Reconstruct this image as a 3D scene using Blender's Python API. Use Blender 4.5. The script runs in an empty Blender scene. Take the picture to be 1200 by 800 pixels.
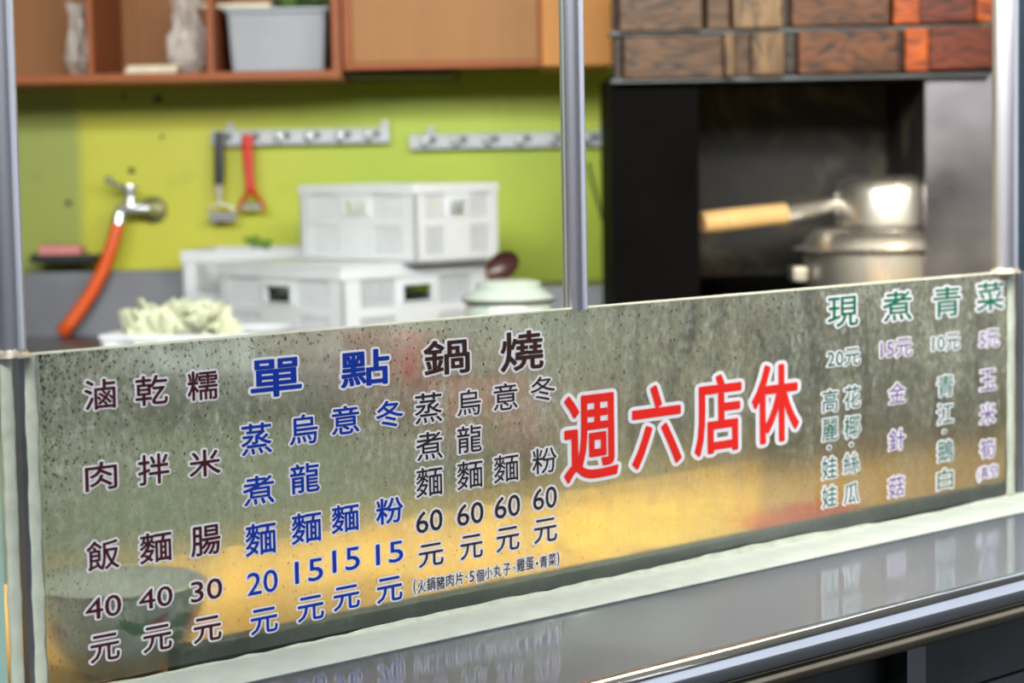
import bpy, math, random
from mathutils import Vector as V, Matrix
random.seed(7)
S = bpy.context.scene
COL = S.collection

# ------------------------------------------------------------------ camera
F = 2500.0                      # focal length in pixels of the 1200 wide frame
CAM = V((0, 0, 1.42))
PITCH = math.atan(210 / F); PHI = 0.018
f_ = V((0, math.cos(PITCH), -math.sin(PITCH)))
r0 = V((1, 0, 0)); u0 = V((0, math.sin(PITCH), math.cos(PITCH)))
r_ = r0 * math.cos(PHI) - u0 * math.sin(PHI)
u_ = u0 * math.cos(PHI) + r0 * math.sin(PHI)
cd = bpy.data.cameras.new('camera'); cam = bpy.data.objects.new('camera', cd); COL.objects.link(cam)
cd.sensor_width = 36; cd.lens = F / 1200 * 36; cd.clip_start = 0.05
m = Matrix((r_, u_, -f_)).transposed().to_4x4(); m.translation = CAM; cam.matrix_world = m
cd.dof.use_dof = True; cd.dof.focus_distance = 2.08; cd.dof.aperture_fstop = 5.0
S.camera = cam

# ------------------------------------------------------------------ world, lights, exposure
w = bpy.data.worlds.new('world'); S.world = w; w.use_nodes = True
wn = w.node_tree; bg = wn.nodes['Background']
tc = wn.nodes.new('ShaderNodeTexCoord'); sx = wn.nodes.new('ShaderNodeSeparateXYZ'); rp = wn.nodes.new('ShaderNodeValToRGB')
wn.links.new(tc.outputs['Generated'], sx.inputs[0]); wn.links.new(sx.outputs['Z'], rp.inputs[0]); wn.links.new(rp.outputs[0], bg.inputs[0])
rp.color_ramp.elements[0].color = (0.88, 0.93, 1.0, 1); rp.color_ramp.elements[1].color = (0.68, 0.80, 1.0, 1)
bg.inputs[1].default_value = 1.25

def area(name, loc, rot, sx_, sy_, power, color):
    l = bpy.data.lights.new(name, 'AREA'); l.shape = 'RECTANGLE'; l.size = sx_; l.size_y = sy_; l.energy = power; l.color = color
    o = bpy.data.objects.new(name, l); COL.objects.link(o); o.location = loc; o.rotation_euler = rot
    return o
area('kitchen_fill_light', (0.35, 2.3, 1.98), (1.12, 0, 0), 1.8, 0.3, 38, (1, 0.98, 0.92))  # unseen fill lights, both added to brighten the green wall
area('kitchen_fill_light', (-0.9, 2.4, 1.98), (1.1, 0, 0), 1.2, 0.3, 15, (1, 0.98, 0.92))
area('counter_warm_light', (0.38, 2.85, 2.0), (0, 0, 0.75), 1.5, 0.15, 7.5, (1, 0.80, 0.5))
area('counter_warm_light', (0.62, 2.98, 1.9), (0, 0, 0.75), 0.5, 0.12, 4.5, (1, 0.80, 0.5))  # second warm light, added to brighten the right end of the worktop
area('front_fill_light', (-0.3, 0.2, 2.7), (0.75, 0, -0.2), 2.4, 0.22, 72, (0.96, 0.98, 1.0))  # unseen fill light added out front to brighten the glass and lettering
S.view_settings.view_transform = 'Standard'; S.view_settings.look = 'None'
S.view_settings.gamma = 1; S.view_settings.use_curve_mapping = False
S.view_settings.exposure = 0.0

# ------------------------------------------------------------------ pixel -> world helpers
def ray(px, py):
    return (f_ + r_ * ((px - 600) / F) + u_ * ((400 - py) / F))
def at(px, py, Y):                       # the point seen at a pixel on the plane y = Y
    d = ray(px, py); return CAM + d * (Y / d.y)
TH = math.atan(F / 2683.0)
g = V((math.cos(TH), math.sin(TH), 0)); nn = V((-math.sin(TH), math.cos(TH), 0)); Z = V((0, 0, 1))
G0 = at(30, 415, 1.80)                   # top left corner of the glass
def on_glass(px, py, n=0.0):
    d = ray(px, py); t = (G0 + nn * n - CAM).dot(nn) / d.dot(nn); return CAM + d * t
ZC = on_glass(1200, 583).z               # counter level
def on_level(px, py, z):
    d = ray(px, py); return CAM + d * ((z - CAM.z) / d.z)
def uo(p): return (p - G0).dot(g)
def no(p): return (p - G0).dot(nn)
def GP(u, n, z): q = G0 + g * u + nn * n; return V((q.x, q.y, z))
ZT = G0.z
U1 = uo(on_glass(1180, 316))
NE = no(on_level(1200, 676, ZC))          # outer edge of the counter
NCURB = no(on_level(1200, 601, ZC))

# ------------------------------------------------------------------ materials
def lin(c):
    return tuple((x / 12.92 if x <= 0.04045 else ((x + 0.055) / 1.055) ** 2.4) for x in [v / 255 for v in c]) + (1,)
class NT:
    def __init__(s, name):
        s.m = bpy.data.materials.new(name); s.m.use_nodes = True; s.t = s.m.node_tree; s.b = s.t.nodes['Principled BSDF']; s.out = s.t.nodes['Material Output']
    def n(s, ty, **kw):
        x = s.t.nodes.new('ShaderNode' + ty)
        for k, v in kw.items():
            if k in x.inputs: x.inputs[k].default_value = v
            else: setattr(x, k, v)
        return x
    def l(s, a, b): s.t.links.new(a, b)
    def coords(s, scale=(1, 1, 1), rot=(0, 0, 0)):
        c = s.n('TexCoord'); mp = s.n('Mapping'); mp.inputs['Scale'].default_value = scale; mp.inputs['Rotation'].default_value = rot
        s.l(c.outputs['Object'], mp.inputs[0]); return mp.outputs[0]
    def noise(s, vec, scale, detail=3, rough=0.5, dist=0):
        x = s.n('TexNoise'); x.inputs['Scale'].default_value = scale; x.inputs['Detail'].default_value = detail
        x.inputs['Roughness'].default_value = rough; x.inputs['Distortion'].default_value = dist
        s.l(vec, x.inputs['Vector']); return x.outputs['Fac']
    def ramp(s, fac, stops):
        x = s.n('ValToRGB'); e = x.color_ramp.elements
        while len(e) < len(stops): e.new(0.5)
        for i, (p, c) in enumerate(stops): e[i].position = p; e[i].color = c if len(c) == 4 else lin(c)
        s.l(fac, x.inputs[0]); return x.outputs[0]
    def math(s, op, a, b=None, c=None):
        x = s.n('Math'); x.operation = op
        for i, v in enumerate((a, b, c)):
            if v is None: continue
            if isinstance(v, (int, float)): x.inputs[i].default_value = v
            else: s.l(v, x.inputs[i])
        return x.outputs[0]
    def mix(s, fac, a, b):
        x = s.n('Mix'); x.data_type = 'RGBA'
        for i, v in ((0, fac), (6, a), (7, b)):
            if isinstance(v, (int, float, tuple)): x.inputs[i].default_value = v
            else: s.l(v, x.inputs[i])
        return x.outputs[2]
    def bump(s, h, strength=0.2, dist=0.002):
        x = s.n('Bump'); x.inputs['Strength'].default_value = strength; x.inputs['Distance'].default_value = dist
        s.l(h, x.inputs['Height']); s.l(x.outputs[0], s.b.inputs['Normal']); return x
def plain(name, c, rough=0.5, metal=0.0, var=0.08, scale=30, bump=0.1, **kw):
    """solid colour with a little procedural mottling and relief"""
    t = NT(name); v = t.coords(); n = t.noise(v, scale)
    c0 = lin(c); d = tuple(max(0, x * (1 - var * 1.5)) for x in c0[:3]) + (1,); e = tuple(min(1, x * (1 + var)) for x in c0[:3]) + (1,)
    t.l(t.ramp(n, [(0.3, d), (0.7, e)]), t.b.inputs['Base Color'])
    t.b.inputs['Roughness'].default_value = rough; t.b.inputs['Metallic'].default_value = metal
    if bump: t.bump(n, bump, 0.001)
    for k, x in kw.items(): t.b.inputs[k].default_value = x
    return t.m
def steel(name, c=(200, 203, 208), rough=0.18, stretch=(1, 60, 1), rot=(0, 0, 0), bump=0.05, var=0.12):
    t = NT(name); v = t.coords(stretch, rot); n = t.noise(v, 12, 4, 0.6); v2 = t.coords(); n2 = t.noise(v2, 7, 3)
    c0 = lin(c); d = tuple(x * (1 - var * 2) for x in c0[:3]) + (1,)
    t.l(t.ramp(n2, [(0.3, d), (0.65, c0)]), t.b.inputs['Base Color'])
    t.b.inputs['Metallic'].default_value = 1
    r = t.n('MapRange'); t.l(n2, r.inputs[0]); r.inputs[3].default_value = rough * 0.7; r.inputs[4].default_value = rough * 1.4
    t.l(r.outputs[0], t.b.inputs['Roughness']); t.bump(n, bump, 0.0005)
    return t.m
def wood(name, c1, c2, scale=6, stretch=(1, 1, 12), rough=0.5, dist=2.0, dark=None):
    t = NT(name); v = t.coords(stretch); wv = t.n('TexWave'); wv.wave_type = 'BANDS'; wv.bands_direction = 'Z' if stretch[2] > stretch[0] else 'X'
    wv.inputs['Scale'].default_value = scale; wv.inputs['Distortion'].default_value = dist * 3; wv.inputs['Detail'].default_value = 3; wv.inputs['Detail Scale'].default_value = 0.6
    t.l(v, wv.inputs[0]); n = t.noise(v, 4, 4, 0.6)
    f = t.math('ADD', t.math('MULTIPLY', wv.outputs['Fac'], 0.5), t.math('MULTIPLY', n, 0.5))
    stops = [(0.2, c1), (0.8, c2)]
    if dark: stops = [(0.12, dark), (0.35, c1), (0.8, c2)]
    t.l(t.ramp(f, stops), t.b.inputs['Base Color']); t.b.inputs['Roughness'].default_value = rough; t.b.inputs['Specular IOR Level'].default_value = 0.2; t.bump(f, 0.25, 0.002)
    return t.m

M = {}
M['steel_pipe'] = steel('polished_steel_pipe', (205, 207, 214), 0.2, (1, 1, 8), bump=0.01, var=0.05)
M['rail_steel'] = steel('rail_polished_steel', (205, 207, 214), 0.11, (1, 1, 8), bump=0.01, var=0.05)
M['steel_counter'] = steel('brushed_steel_counter', (198, 202, 212), 0.035, (5, 50, 1), (0, 0, -TH), 0.05, 0.24)
def two_lobe(m, r2, fac, col):
    t = m.node_tree; pb = t.nodes['Principled BSDF']; g2 = t.nodes.new('ShaderNodeBsdfGlossy'); g2.inputs['Roughness'].default_value = r2; g2.inputs['Color'].default_value = lin(col)
    mx = t.nodes.new('ShaderNodeMixShader'); mx.inputs[0].default_value = fac
    t.links.new(pb.outputs[0], mx.inputs[1]); t.links.new(g2.outputs[0], mx.inputs[2]); t.links.new(mx.outputs[0], t.nodes['Material Output'].inputs[0])
two_lobe(M['steel_counter'], 0.5, 0.40, (172, 182, 204))
two_lobe(M['steel_pipe'], 0.5, 0.5, (215, 215, 225))
M['steel_dull'] = steel('dull_steel', (130, 132, 138), 0.42, (30, 1, 1))
M['steel_panel'] = steel('smeared_steel_panel', (150, 145, 152), 0.30, (1, 1, 20))
M['steel_pot'] = steel('pot_steel', (225, 222, 215), 0.27, (1, 1, 60), bump=0.05, var=0.05)
M['chrome'] = steel('chrome', (215, 222, 225), 0.10, bump=0.0)
two_lobe(M['chrome'], 0.6, 0.5, (220, 225, 230))
M['dark_steel'] = plain('dark_steel_panel', (70, 75, 78), 0.45, 0.6, 0.2, 9, 0.1)
M['curb'] = plain('white_silicone', (200, 206, 196), 0.35, 0, 0.05, 40, 0.4)
M['silicone'] = plain('aged_silicone', (190, 196, 178), 0.4, 0, 0.10, 60, 0.5)
M['inner_curb'] = plain('grey_rubber_strip', (88, 96, 94), 0.5, 0, 0.15, 60, 0.2)
M['white_plastic'] = plain('white_plastic', (215, 221, 227), 0.4, 0, 0.03, 20, 0.02)
two_lobe(M['steel_pot'], 0.6, 0.4, (215, 212, 205))
M['orange'] = plain('orange_rubber', (228, 92, 30), 0.4, 0, 0.06, 20, 0.05)
M['red'] = plain('red_plastic', (205, 45, 30), 0.35, 0, 0.05)
M['redbasin'] = plain('red_basin_plastic', (190, 40, 45), 0.35, 0, 0.1)
M['pinkcloth'] = plain('dusty_red_cloth', (165, 95, 95), 0.9, 0, 0.25, 60, 0.6)
M['black'] = plain('black_plastic', (40, 44, 50), 0.35, 0, 0.1)
M['ladle'] = plain('dark_wood_lacquer', (62, 34, 32), 0.3, 0, 0.2)
M['sponge'] = plain('pink_sponge', (215, 140, 140), 0.9, 0, 0.15, 90, 0.8)
M['joint'] = plain('weld_metal', (176, 166, 152), 0.5, 0.5, 0.3, 120, 0.8)
M['ceiling'] = plain('ceiling_paint', (205, 205, 195), 0.8)
M['floor'] = plain('kitchen_floor_tile', (72, 74, 70), 0.6, 0, 0.2, 6)
M['asphalt'] = plain('street_asphalt', (80, 80, 80), 0.9, 0, 0.2, 50, 0.5)
M['facade'] = plain('street_facade', (56, 58, 64), 0.8, 0, 0.3, 1.2, 0.1)
M['tabfront'] = plain('cabinet_front_paint', (118, 126, 104), 0.6, 0, 0.15, 4, 0.1)
M['bluewall'] = plain('blue_grey_shutter', (95, 115, 130), 0.6, 0, 0.15, 3)
M['porcelain'] = plain('white_porcelain', (226, 232, 228), 0.15, 0, 0.02, 8, 0, **{'Coat Weight': 0.5})
M['jar'] = plain('greyish_glazed_ceramic', (168, 184, 178), 0.15, 0, 0.05, 8, 0)
M['enamel'] = plain('white_enamel', (242, 243, 240), 0.15, 0, 0.04, 8, 0)
M['petal'] = plain('pink_petal_print', (226, 90, 105), 0.3, 0, 0.3, 60, 0)
M['leafprint'] = plain('green_leaf_print', (60, 140, 85), 0.3, 0, 0.3, 60, 0)
M['cabbage'] = plain('pale_cabbage', (214, 219, 190), 0.45, 0, 0.10, 25, 0.4, **{'Subsurface Weight': 0.1})
M['greenleaf'] = plain('green_leaf', (120, 165, 70), 0.5, 0, 0.3, 30, 0.4)
M['noodle'] = plain('yellow_noodle', (236, 192, 88), 0.4, 0, 0.2, 40, 0.3)
M['carrot'] = plain('orange_red_food', (252, 112, 22), 0.4, 0, 0.2, 30, 0.3)
M['tub'] = plain('cloudy_tub_plastic', (160, 168, 178), 0.35, 0, 0.08, 6, 0.05)
M['tubgreen'] = plain('dark_green_leaves', (70, 100, 60), 0.5, 0, 0.4, 30, 0.5)
M['foam'] = plain('foam_tray_white', (232, 226, 205), 0.7)
M['cable'] = plain('cable_black', (45, 50, 40), 0.6)
M['white_vinyl'] = plain('white_vinyl', (238, 236, 240), 0.45, 0, 0.01, 20, 0)
for k, c in dict(maroon=(72, 28, 34), blue=(22, 55, 160), brown=(62, 38, 34), black=(52, 40, 42), red=(235, 42, 32), green=(18, 112, 82), purple=(122, 88, 150)).items():
    M['v_' + k] = plain(k + '_vinyl', c, 0.6, 0, 0.04, 20, 0, **{'Specular IOR Level': 0.12})
M['cab_wood'] = wood('tan_cabinet_veneer', (140, 98, 54), (158, 114, 66), 5, (8, 8, 0.8), 0.45, 1)
M['cab_back'] = wood('brown_board', (140, 96, 62), (165, 118, 80), 4, (6, 6, 1), 0.6, 1)
M['edge_wood'] = wood('orange_brown_edging', (134, 72, 38), (152, 86, 48), 4, (1, 1, 6), 0.45, 1)
M['pine'] = wood('light_pine_panel', (178, 120, 56), (194, 136, 70), 4, (6, 6, 0.8), 0.45, 1)
M['handle_wood'] = wood('pale_handle_wood', (214, 172, 110), (236, 202, 146), 8, (1.5, 8, 8), 0.45, 1)
M['bench'] = wood('amber_lit_board', (204, 154, 78), (226, 184, 104), 3, (1, 3, 1), 0.5, 2)  # wood whose amber base colour also holds the warm light on it
def burnt(name, c1, c2, dark, vertical=False):
    t = NT(name); info = t.n('ObjectInfo'); c = t.n('TexCoord'); add = t.n('VectorMath'); add.operation = 'ADD'
    sc = t.n('VectorMath'); sc.operation = 'SCALE'; t.l(info.outputs['Location'], sc.inputs[0]); sc.inputs[3].default_value = 3.1
    t.l(c.outputs['Object'], add.inputs[0]); t.l(sc.outputs[0], add.inputs[1])
    mp = t.n('Mapping'); mp.inputs['Scale'].default_value = (14, 8, 2.5) if vertical else (2.2, 8, 12); t.l(add.outputs[0], mp.inputs[0])
    w1 = t.noise(mp.outputs[0], 1.3, 2, 0.5, 1.2)
    rings = t.math('ABSOLUTE', t.math('SINE', t.math('MULTIPLY', w1, 34.0)))
    patch = t.noise(add.outputs[0], 9, 3, 0.6)
    f = t.math('ADD', t.math('MULTIPLY', rings, 0.45), t.math('MULTIPLY', patch, 0.75))
    t.l(t.ramp(f, [(0.22, dark), (0.5, c1), (0.82, c2)]), t.b.inputs['Base Color'])
    t.b.inputs['Roughness'].default_value = 0.4; t.b.inputs['Specular IOR Level'].default_value = 0.25; t.bump(rings, 0.3, 0.001); return t.m
WD = [burnt('scorched_wood_' + n_, a, b, dk, v_) for n_, a, b, dk, v_ in [
    ('brown', (46, 32, 20), (88, 62, 38), (16, 11, 8), False), ('dark', (30, 22, 17), (50, 36, 26), (14, 10, 8), False),
    ('tan', (82, 62, 40), (122, 96, 64), (40, 28, 18), True), ('orange', (116, 48, 12), (176, 84, 24), (50, 20, 8), False),  # orange and russet tones carry warm reflected light on the right-hand blocks
    ('russet', (70, 27, 14), (108, 46, 23), (30, 12, 7), False), ('knotty', (48, 28, 15), (100, 58, 26), (14, 9, 6), False)]]

def soot():
    t = NT('sooty_black_steel'); v = t.coords(); n = t.noise(v, 7, 6, 0.7, 0.5); n2 = t.noise(v, 40, 3)
    t.l(t.ramp(n, [(0.40, (14, 14, 12)), (0.53, (28, 27, 21)), (0.66, (70, 66, 48))]), t.b.inputs['Base Color'])
    t.b.inputs['Roughness'].default_value = 0.62; t.bump(n2, 0.3, 0.002); return t.m
M['soot'] = soot()
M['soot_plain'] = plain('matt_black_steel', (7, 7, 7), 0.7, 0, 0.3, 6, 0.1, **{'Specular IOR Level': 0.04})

def wall_mat():
    t = NT('lime_green_paint'); c = t.n('TexCoord'); s = t.n('SeparateXYZ'); t.l(c.outputs['Object'], s.inputs[0])
    v = t.coords(); n = t.noise(v, 1.8, 4, 0.55); nf = t.noise(v, 14, 4, 0.6)
    base = t.ramp(n, [(0.35, (164, 186, 40)), (0.55, (182, 204, 46)), (0.7, (190, 200, 60))])
    # older, greyer paint outside a newer yellowish rectangle on the left
    x0 = at(95, 200, 4.7).x; z0 = at(150, 133, 4.7).z
    fx = t.n('MapRange'); t.l(s.outputs['X'], fx.inputs[0]); fx.inputs[1].default_value = x0 + 0.015; fx.inputs[2].default_value = x0 - 0.015
    fz = t.n('MapRange'); t.l(s.outputs['Z'], fz.inputs[0]); fz.inputs[1].default_value = z0 - 0.015; fz.inputs[2].default_value = z0 + 0.02
    old = t.math('MAXIMUM', fx.outputs[0], t.math('MULTIPLY', fz.outputs[0], 0.75))
    xl = t.n('MapRange'); t.l(s.outputs['X'], xl.inputs[0]); xl.inputs[1].default_value = at(420, 200, 4.7).x; xl.inputs[2].default_value = at(250, 200, 4.7).x
    yel = t.mix(t.math('MULTIPLY', xl.outputs[0], 0.7), base, lin((198, 194, 58)))
    c1 = t.mix(t.math('MULTIPLY', old, t.math('ADD', 0.25, t.math('MULTIPLY', xl.outputs[0], 0.6))), yel, lin((136, 152, 76)))
    stain = t.ramp(nf, [(0.62, (0, 0, 0)), (0.8, (255, 255, 255))])
    c2 = t.mix(t.math('MULTIPLY', stain, 0.25), c1, lin((110, 110, 40)))
    t.l(c2, t.b.inputs['Base Color']); t.b.inputs['Roughness'].default_value = 0.45; t.bump(nf, 0.08, 0.002); return t.m
M['wall'] = wall_mat()

def glass_mat():
    """clear pane clouded by condensation and old water streaks"""
    t = NT('condensation_glass'); v = t.coords((1, 1, 0.22)); vf = t.coords()
    streak = t.noise(v, 24, 5, 0.7, 0.8); blot = t.noise(vf, 9, 4, 0.6); fine = t.noise(t.coords((1, 1, 0.7)), 150, 4, 0.7)
    amt = t.math('ADD', t.math('MULTIPLY', streak, 0.5), t.math('ADD', t.math('MULTIPLY', blot, 0.3), t.math('MULTIPLY', fine, 0.35)))
    mr = t.n('MapRange'); t.l(amt, mr.inputs[0]); mr.inputs[1].default_value = 0.46; mr.inputs[2].default_value = 0.72; mr.inputs[3].default_value = 0.05; mr.inputs[4].default_value = 0.80
    zc_ = t.n('TexCoord'); zs_ = t.n('SeparateXYZ'); t.l(zc_.outputs['Object'], zs_.inputs[0])
    zf = t.n('MapRange'); t.l(zs_.outputs['Z'], zf.inputs[0]); zf.inputs[1].default_value = 0.02; zf.inputs[2].default_value = 0.2; zf.inputs[3].default_value = 0.2; zf.inputs[4].default_value = 1.0
    fog = t.math('MULTIPLY', mr.outputs[0], zf.outputs[0])
    tr = t.n('BsdfTransparent'); tr.inputs[0].default_value = (0.88, 0.92, 0.88, 1)
    rf = t.n('BsdfRefraction'); rf.inputs['Color'].default_value = (0.82, 0.86, 0.80, 1); rf.inputs['Roughness'].default_value = 0.36; rf.inputs['IOR'].default_value = 1.12
    df = t.n('BsdfDiffuse'); t.l(t.ramp(fine, [(0.35, (128, 138, 122)), (0.5, (176, 186, 172)), (0.68, (226, 236, 226))]), df.inputs[0])
    tl = t.n('BsdfTranslucent'); tl.inputs[0].default_value = (0.72, 0.76, 0.70, 1)
    a = t.n('MixShader'); a.inputs[0].default_value = 0.42; t.l(tr.outputs[0], a.inputs[1]); t.l(rf.outputs[0], a.inputs[2])
    b = t.n('MixShader'); b.inputs[0].default_value = 0.45; t.l(df.outputs[0], b.inputs[1]); t.l(tl.outputs[0], b.inputs[2])
    c = t.n('MixShader'); t.l(fog, c.inputs[0]); t.l(a.outputs[0], c.inputs[1]); t.l(b.outputs[0], c.inputs[2])
    gl = t.n('BsdfGlossy'); gl.inputs['Roughness'].default_value = 0.06
    fr = t.n('Fresnel'); fr.inputs[0].default_value = 1.3
    bp = t.n('Bump'); bp.inputs['Strength'].default_value = 0.25; bp.inputs['Distance'].default_value = 0.001; t.l(fine, bp.inputs['Height'])
    for q in (rf, gl): t.l(bp.outputs[0], q.inputs['Normal'])
    d = t.n('MixShader'); t.l(fr.outputs[0], d.inputs[0]); t.l(c.outputs[0], d.inputs[1]); t.l(gl.outputs[0], d.inputs[2])
    t.l(d.outputs[0], t.out.inputs[0]); return t.m
M['glass'] = glass_mat()
def clear(name, col=(0.6, 0.8, 0.72, 1), tfac=0.5, rough=0.1):
    t = NT(name); tr = t.n('BsdfTransparent'); tr.inputs[0].default_value = col; pr = t.b
    pr.inputs['Base Color'].default_value = col; pr.inputs['Roughness'].default_value = rough
    mx = t.n('MixShader'); n = t.noise(t.coords(), 25, 3)
    t.l(t.math('ADD', t.math('MULTIPLY', n, 0.3), tfac - 0.15), mx.inputs[0])
    t.l(tr.outputs[0], mx.inputs[1]); t.l(pr.outputs[0], mx.inputs[2]); t.l(mx.outputs[0], t.out.inputs[0]); return t.m
M['greenglass'] = clear('green_glass_edge', (0.45, 0.66, 0.58, 1), 0.75)
M['bag'] = clear('clear_plastic_bag', (0.92, 0.90, 0.88, 1), 0.42, 0.2)
M['edge_glint'] = plain('glass_edge_highlight', (236, 236, 215), 0.3)  # pale colour paints the highlight along the top of the glass
def drop_mat():
    t = NT('water_droplet'); t.b.inputs['Base Color'].default_value = (0.62, 0.68, 0.64, 1); t.b.inputs['Transmission Weight'].default_value = 1
    t.b.inputs['Roughness'].default_value = 0.02; t.b.inputs['IOR'].default_value = 1.33; return t.m
M['drop'] = drop_mat()

# ------------------------------------------------------------------ mesh builder
class MB:
    def __init__(s): s.v = []; s.f = []; s.mi = []
    def add(s, vs, fs, mi=0):
        o = len(s.v); s.v += [V(x) for x in vs]; s.f += [tuple(i + o for i in f) for f in fs]; s.mi += [mi] * len(fs)
    def box(s, c, a, b, d, mi=0):
        """box with centre c and half-axis vectors a, b, d"""
        c, a, b, d = V(c), V(a), V(b), V(d)
        if a.cross(b).dot(d) < 0: a = -a
        vs = [c + a * i + b * j + d * k for i in (-1, 1) for j in (-1, 1) for k in (-1, 1)]
        s.add(vs, [(0, 1, 3, 2), (4, 6, 7, 5), (0, 4, 5, 1), (2, 3, 7, 6), (0, 2, 6, 4), (1, 5, 7, 3)], mi)
    def bb(s, x0, x1, y0, y1, z0, z1, mi=0):
        s.box(((x0 + x1) / 2, (y0 + y1) / 2, (z0 + z1) / 2), ((x1 - x0) / 2, 0, 0), (0, (y1 - y0) / 2, 0), (0, 0, (z1 - z0) / 2), mi)
    def tube(s, pts, rad, n=20, mi=0, cap=True, flat=None):
        pts = [V(p) for p in pts]; R = rad if isinstance(rad, (list, tuple)) else [rad] * len(pts)
        rings = []; up = None; vs = []; fs = []
        for i, p in enumerate(pts):
            d = (pts[min(i + 1, len(pts) - 1)] - pts[max(i - 1, 0)]).normalized()
            if up is None:
                up = V((0, 0, 1)) if abs(d.z) < 0.9 else V((0, 1, 0))
            a = d.cross(up).normalized(); b = a.cross(d).normalized(); up = b
            for k in range(n):
                t = 2 * math.pi * k / n
                vs.append(p + a * math.cos(t) * R[i] + b * math.sin(t) * R[i] * (flat or 1))
        for i in range(len(pts) - 1):
            for k in range(n):
                fs.append((i * n + k, i * n + (k + 1) % n, (i + 1) * n + (k + 1) % n, (i + 1) * n + k))
        if cap: fs.append(tuple(reversed(range(n)))); fs.append(tuple(range((len(pts) - 1) * n, len(pts) * n)))
        s.add(vs, fs, mi)
    def lathe(s, c, prof, n=48, mi=0, axis=None):
        """profile of (radius, height) turned about an axis through c"""
        c = V(c); ax = V(axis).normalized() if axis else V((0, 0, 1))
        a = ax.orthogonal().normalized(); b = ax.cross(a)
        vs = []; fs = []
        for r, h in prof:
            for k in range(n):
                t = 2 * math.pi * k / n; vs.append(c + ax * h + (a * math.cos(t) + b * math.sin(t)) * max(r, 1e-5))
        for i in range(len(prof) - 1):
            for k in range(n): fs.append((i * n + k, i * n + (k + 1) % n, (i + 1) * n + (k + 1) % n, (i + 1) * n + k))
        s.add(vs, fs, mi)
    def build(s, name, mats, parent=None, smooth=False, bevel=0, jitter=0, **props):
        if not isinstance(mats, (list, tuple)): mats = [mats]
        me = bpy.data.meshes.new(name)
        org = wloc(parent) if parent else V((0, 0, 0))
        if parent is None and s.v and not props.get('_world'):
            org = V((sum(v.x for v in s.v) / len(s.v), sum(v.y for v in s.v) / len(s.v), min(v.z for v in s.v)))
        me.from_pydata([tuple(v - org) for v in s.v], [], s.f); me.update()
        for q in mats: me.materials.append(q)
        for i, p in enumerate(me.polygons): p.material_index = s.mi[i]; p.use_smooth = smooth
        o = bpy.data.objects.new(name, me); COL.objects.link(o)
        if parent: o.parent = parent
        else: o.location = org
        if smooth:
            md = o.modifiers.new('split', 'EDGE_SPLIT'); md.split_angle = math.radians(38)
        if bevel:
            b = o.modifiers.new('bevel', 'BEVEL'); b.width = bevel; b.segments = 2; b.limit_method = 'ANGLE'
        for k, x in props.items():
            if k != '_world': o[k] = x
        return o
def wloc(o):
    l = V(o.location)
    while o.parent: o = o.parent; l += V(o.location)
    return l
def thing(name, label, cat, loc, group=None):
    o = bpy.data.objects.new(name, None); COL.objects.link(o); o.location = loc; o.empty_display_size = 0.05
    o['label'] = label; o['category'] = cat
    if group: o['group'] = group
    return o
def tag(o, label, cat, group=None):
    o['label'] = label; o['category'] = cat
    if group: o['group'] = group
    return o

# ================================================================== SETTING
YW = 4.70
FLOOR = 0.0
b = MB(); xl, xr = -2.6, at(1163, 200, YW).x
b.bb(xl, at(1158, 200, YW).x, YW, YW + 0.12, FLOOR, 2.75); b.build('wall_back', M['wall'], kind='structure', _world=1)
b = MB(); b.bb(-2.7, -2.6, 2.6, YW + 0.12, FLOOR, 2.75); b.build('wall_left', M['wall'], kind='structure', _world=1)
b = MB(); b.bb(-12, 24, -7, 8, FLOOR - 0.1, FLOOR); b.build('floor', M['floor'], kind='structure', _world=1)
b = MB(); b.bb(-3.2, 3.2, -0.5, YW + 0.12, 2.75, 2.85); b.build('ceiling', M['ceiling'], kind='structure', _world=1)
b = MB(); b.bb(1.2, 6.0, 7.2, 7.3, FLOOR, 1.98); b.build('wall_right', M['bluewall'], kind='structure', _world=1)
# houses across the street, seen only in the polished steel
b = MB()
b.bb(-11, 24, -6.6, -6.2, FLOOR, 8.5); b.bb(-11.4, -11, -6.6, 1.5, FLOOR, 6)
b.build('trim_1', M['facade'], kind='structure', _world=1)

# ================================================================== THE GLASS AND ITS COUNTER
UL, UR = -0.75, U1 + 0.9
ct = thing('serving_counter', 'brushed steel street counter with a rounded front rail below the lettered glass', 'counter', GP(0.6, -0.1, FLOOR))
b = MB()
uc = (UL + UR) / 2; uh = (UR - UL) / 2
b.box(GP(uc, (NCURB + NE) / 2, ZC - 0.012), g * uh, nn * ((NCURB - NE) / 2), Z * 0.012)
b.build('counter_top', M['steel_counter'], ct)
b = MB()                                             # raised white curb, rounded cross-section, just proud of the top
prof = [(NCURB, 0.0), (NCURB + 0.001, 0.002), (NCURB + 0.005, 0.0035), (NCURB * 0.45, 0.0055), (-0.004, 0.006), (-0.004, -0.02), (NCURB, -0.02)]
N = 60; vs = []; fs = []
for i in range(N + 1):
    u = UL + (UR - UL) * i / N
    for (n_, h) in prof: vs.append(GP(u, n_, ZC + h))
k = len(prof)
for i in range(N):
    for j in range(k): fs.append((i * k + j, (i + 1) * k + j, (i + 1) * k + (j + 1) % k, i * k + (j + 1) % k))
fs += [tuple(range(k)), tuple(reversed(range(N * k, N * k + k)))]
b.add(vs, fs); b.build('white_curb', M['curb'], ct, smooth=True, label='white rounded curb')
b = MB(); b.box(GP(uc, NCURB - 0.001, ZC + 0.0006), g * uh, nn * 0.0016, Z * 0.0008); b.build('joint_line', M['inner_curb'], ct, label='thin dark joint line')
b = MB(); RP = 0.017; b.tube([GP(UL, NE - 0.006, ZC - 0.008), GP(UR, NE - 0.006, ZC - 0.008)], RP, 40); b.build('front_rail', M['rail_steel'], ct, smooth=True)
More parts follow.
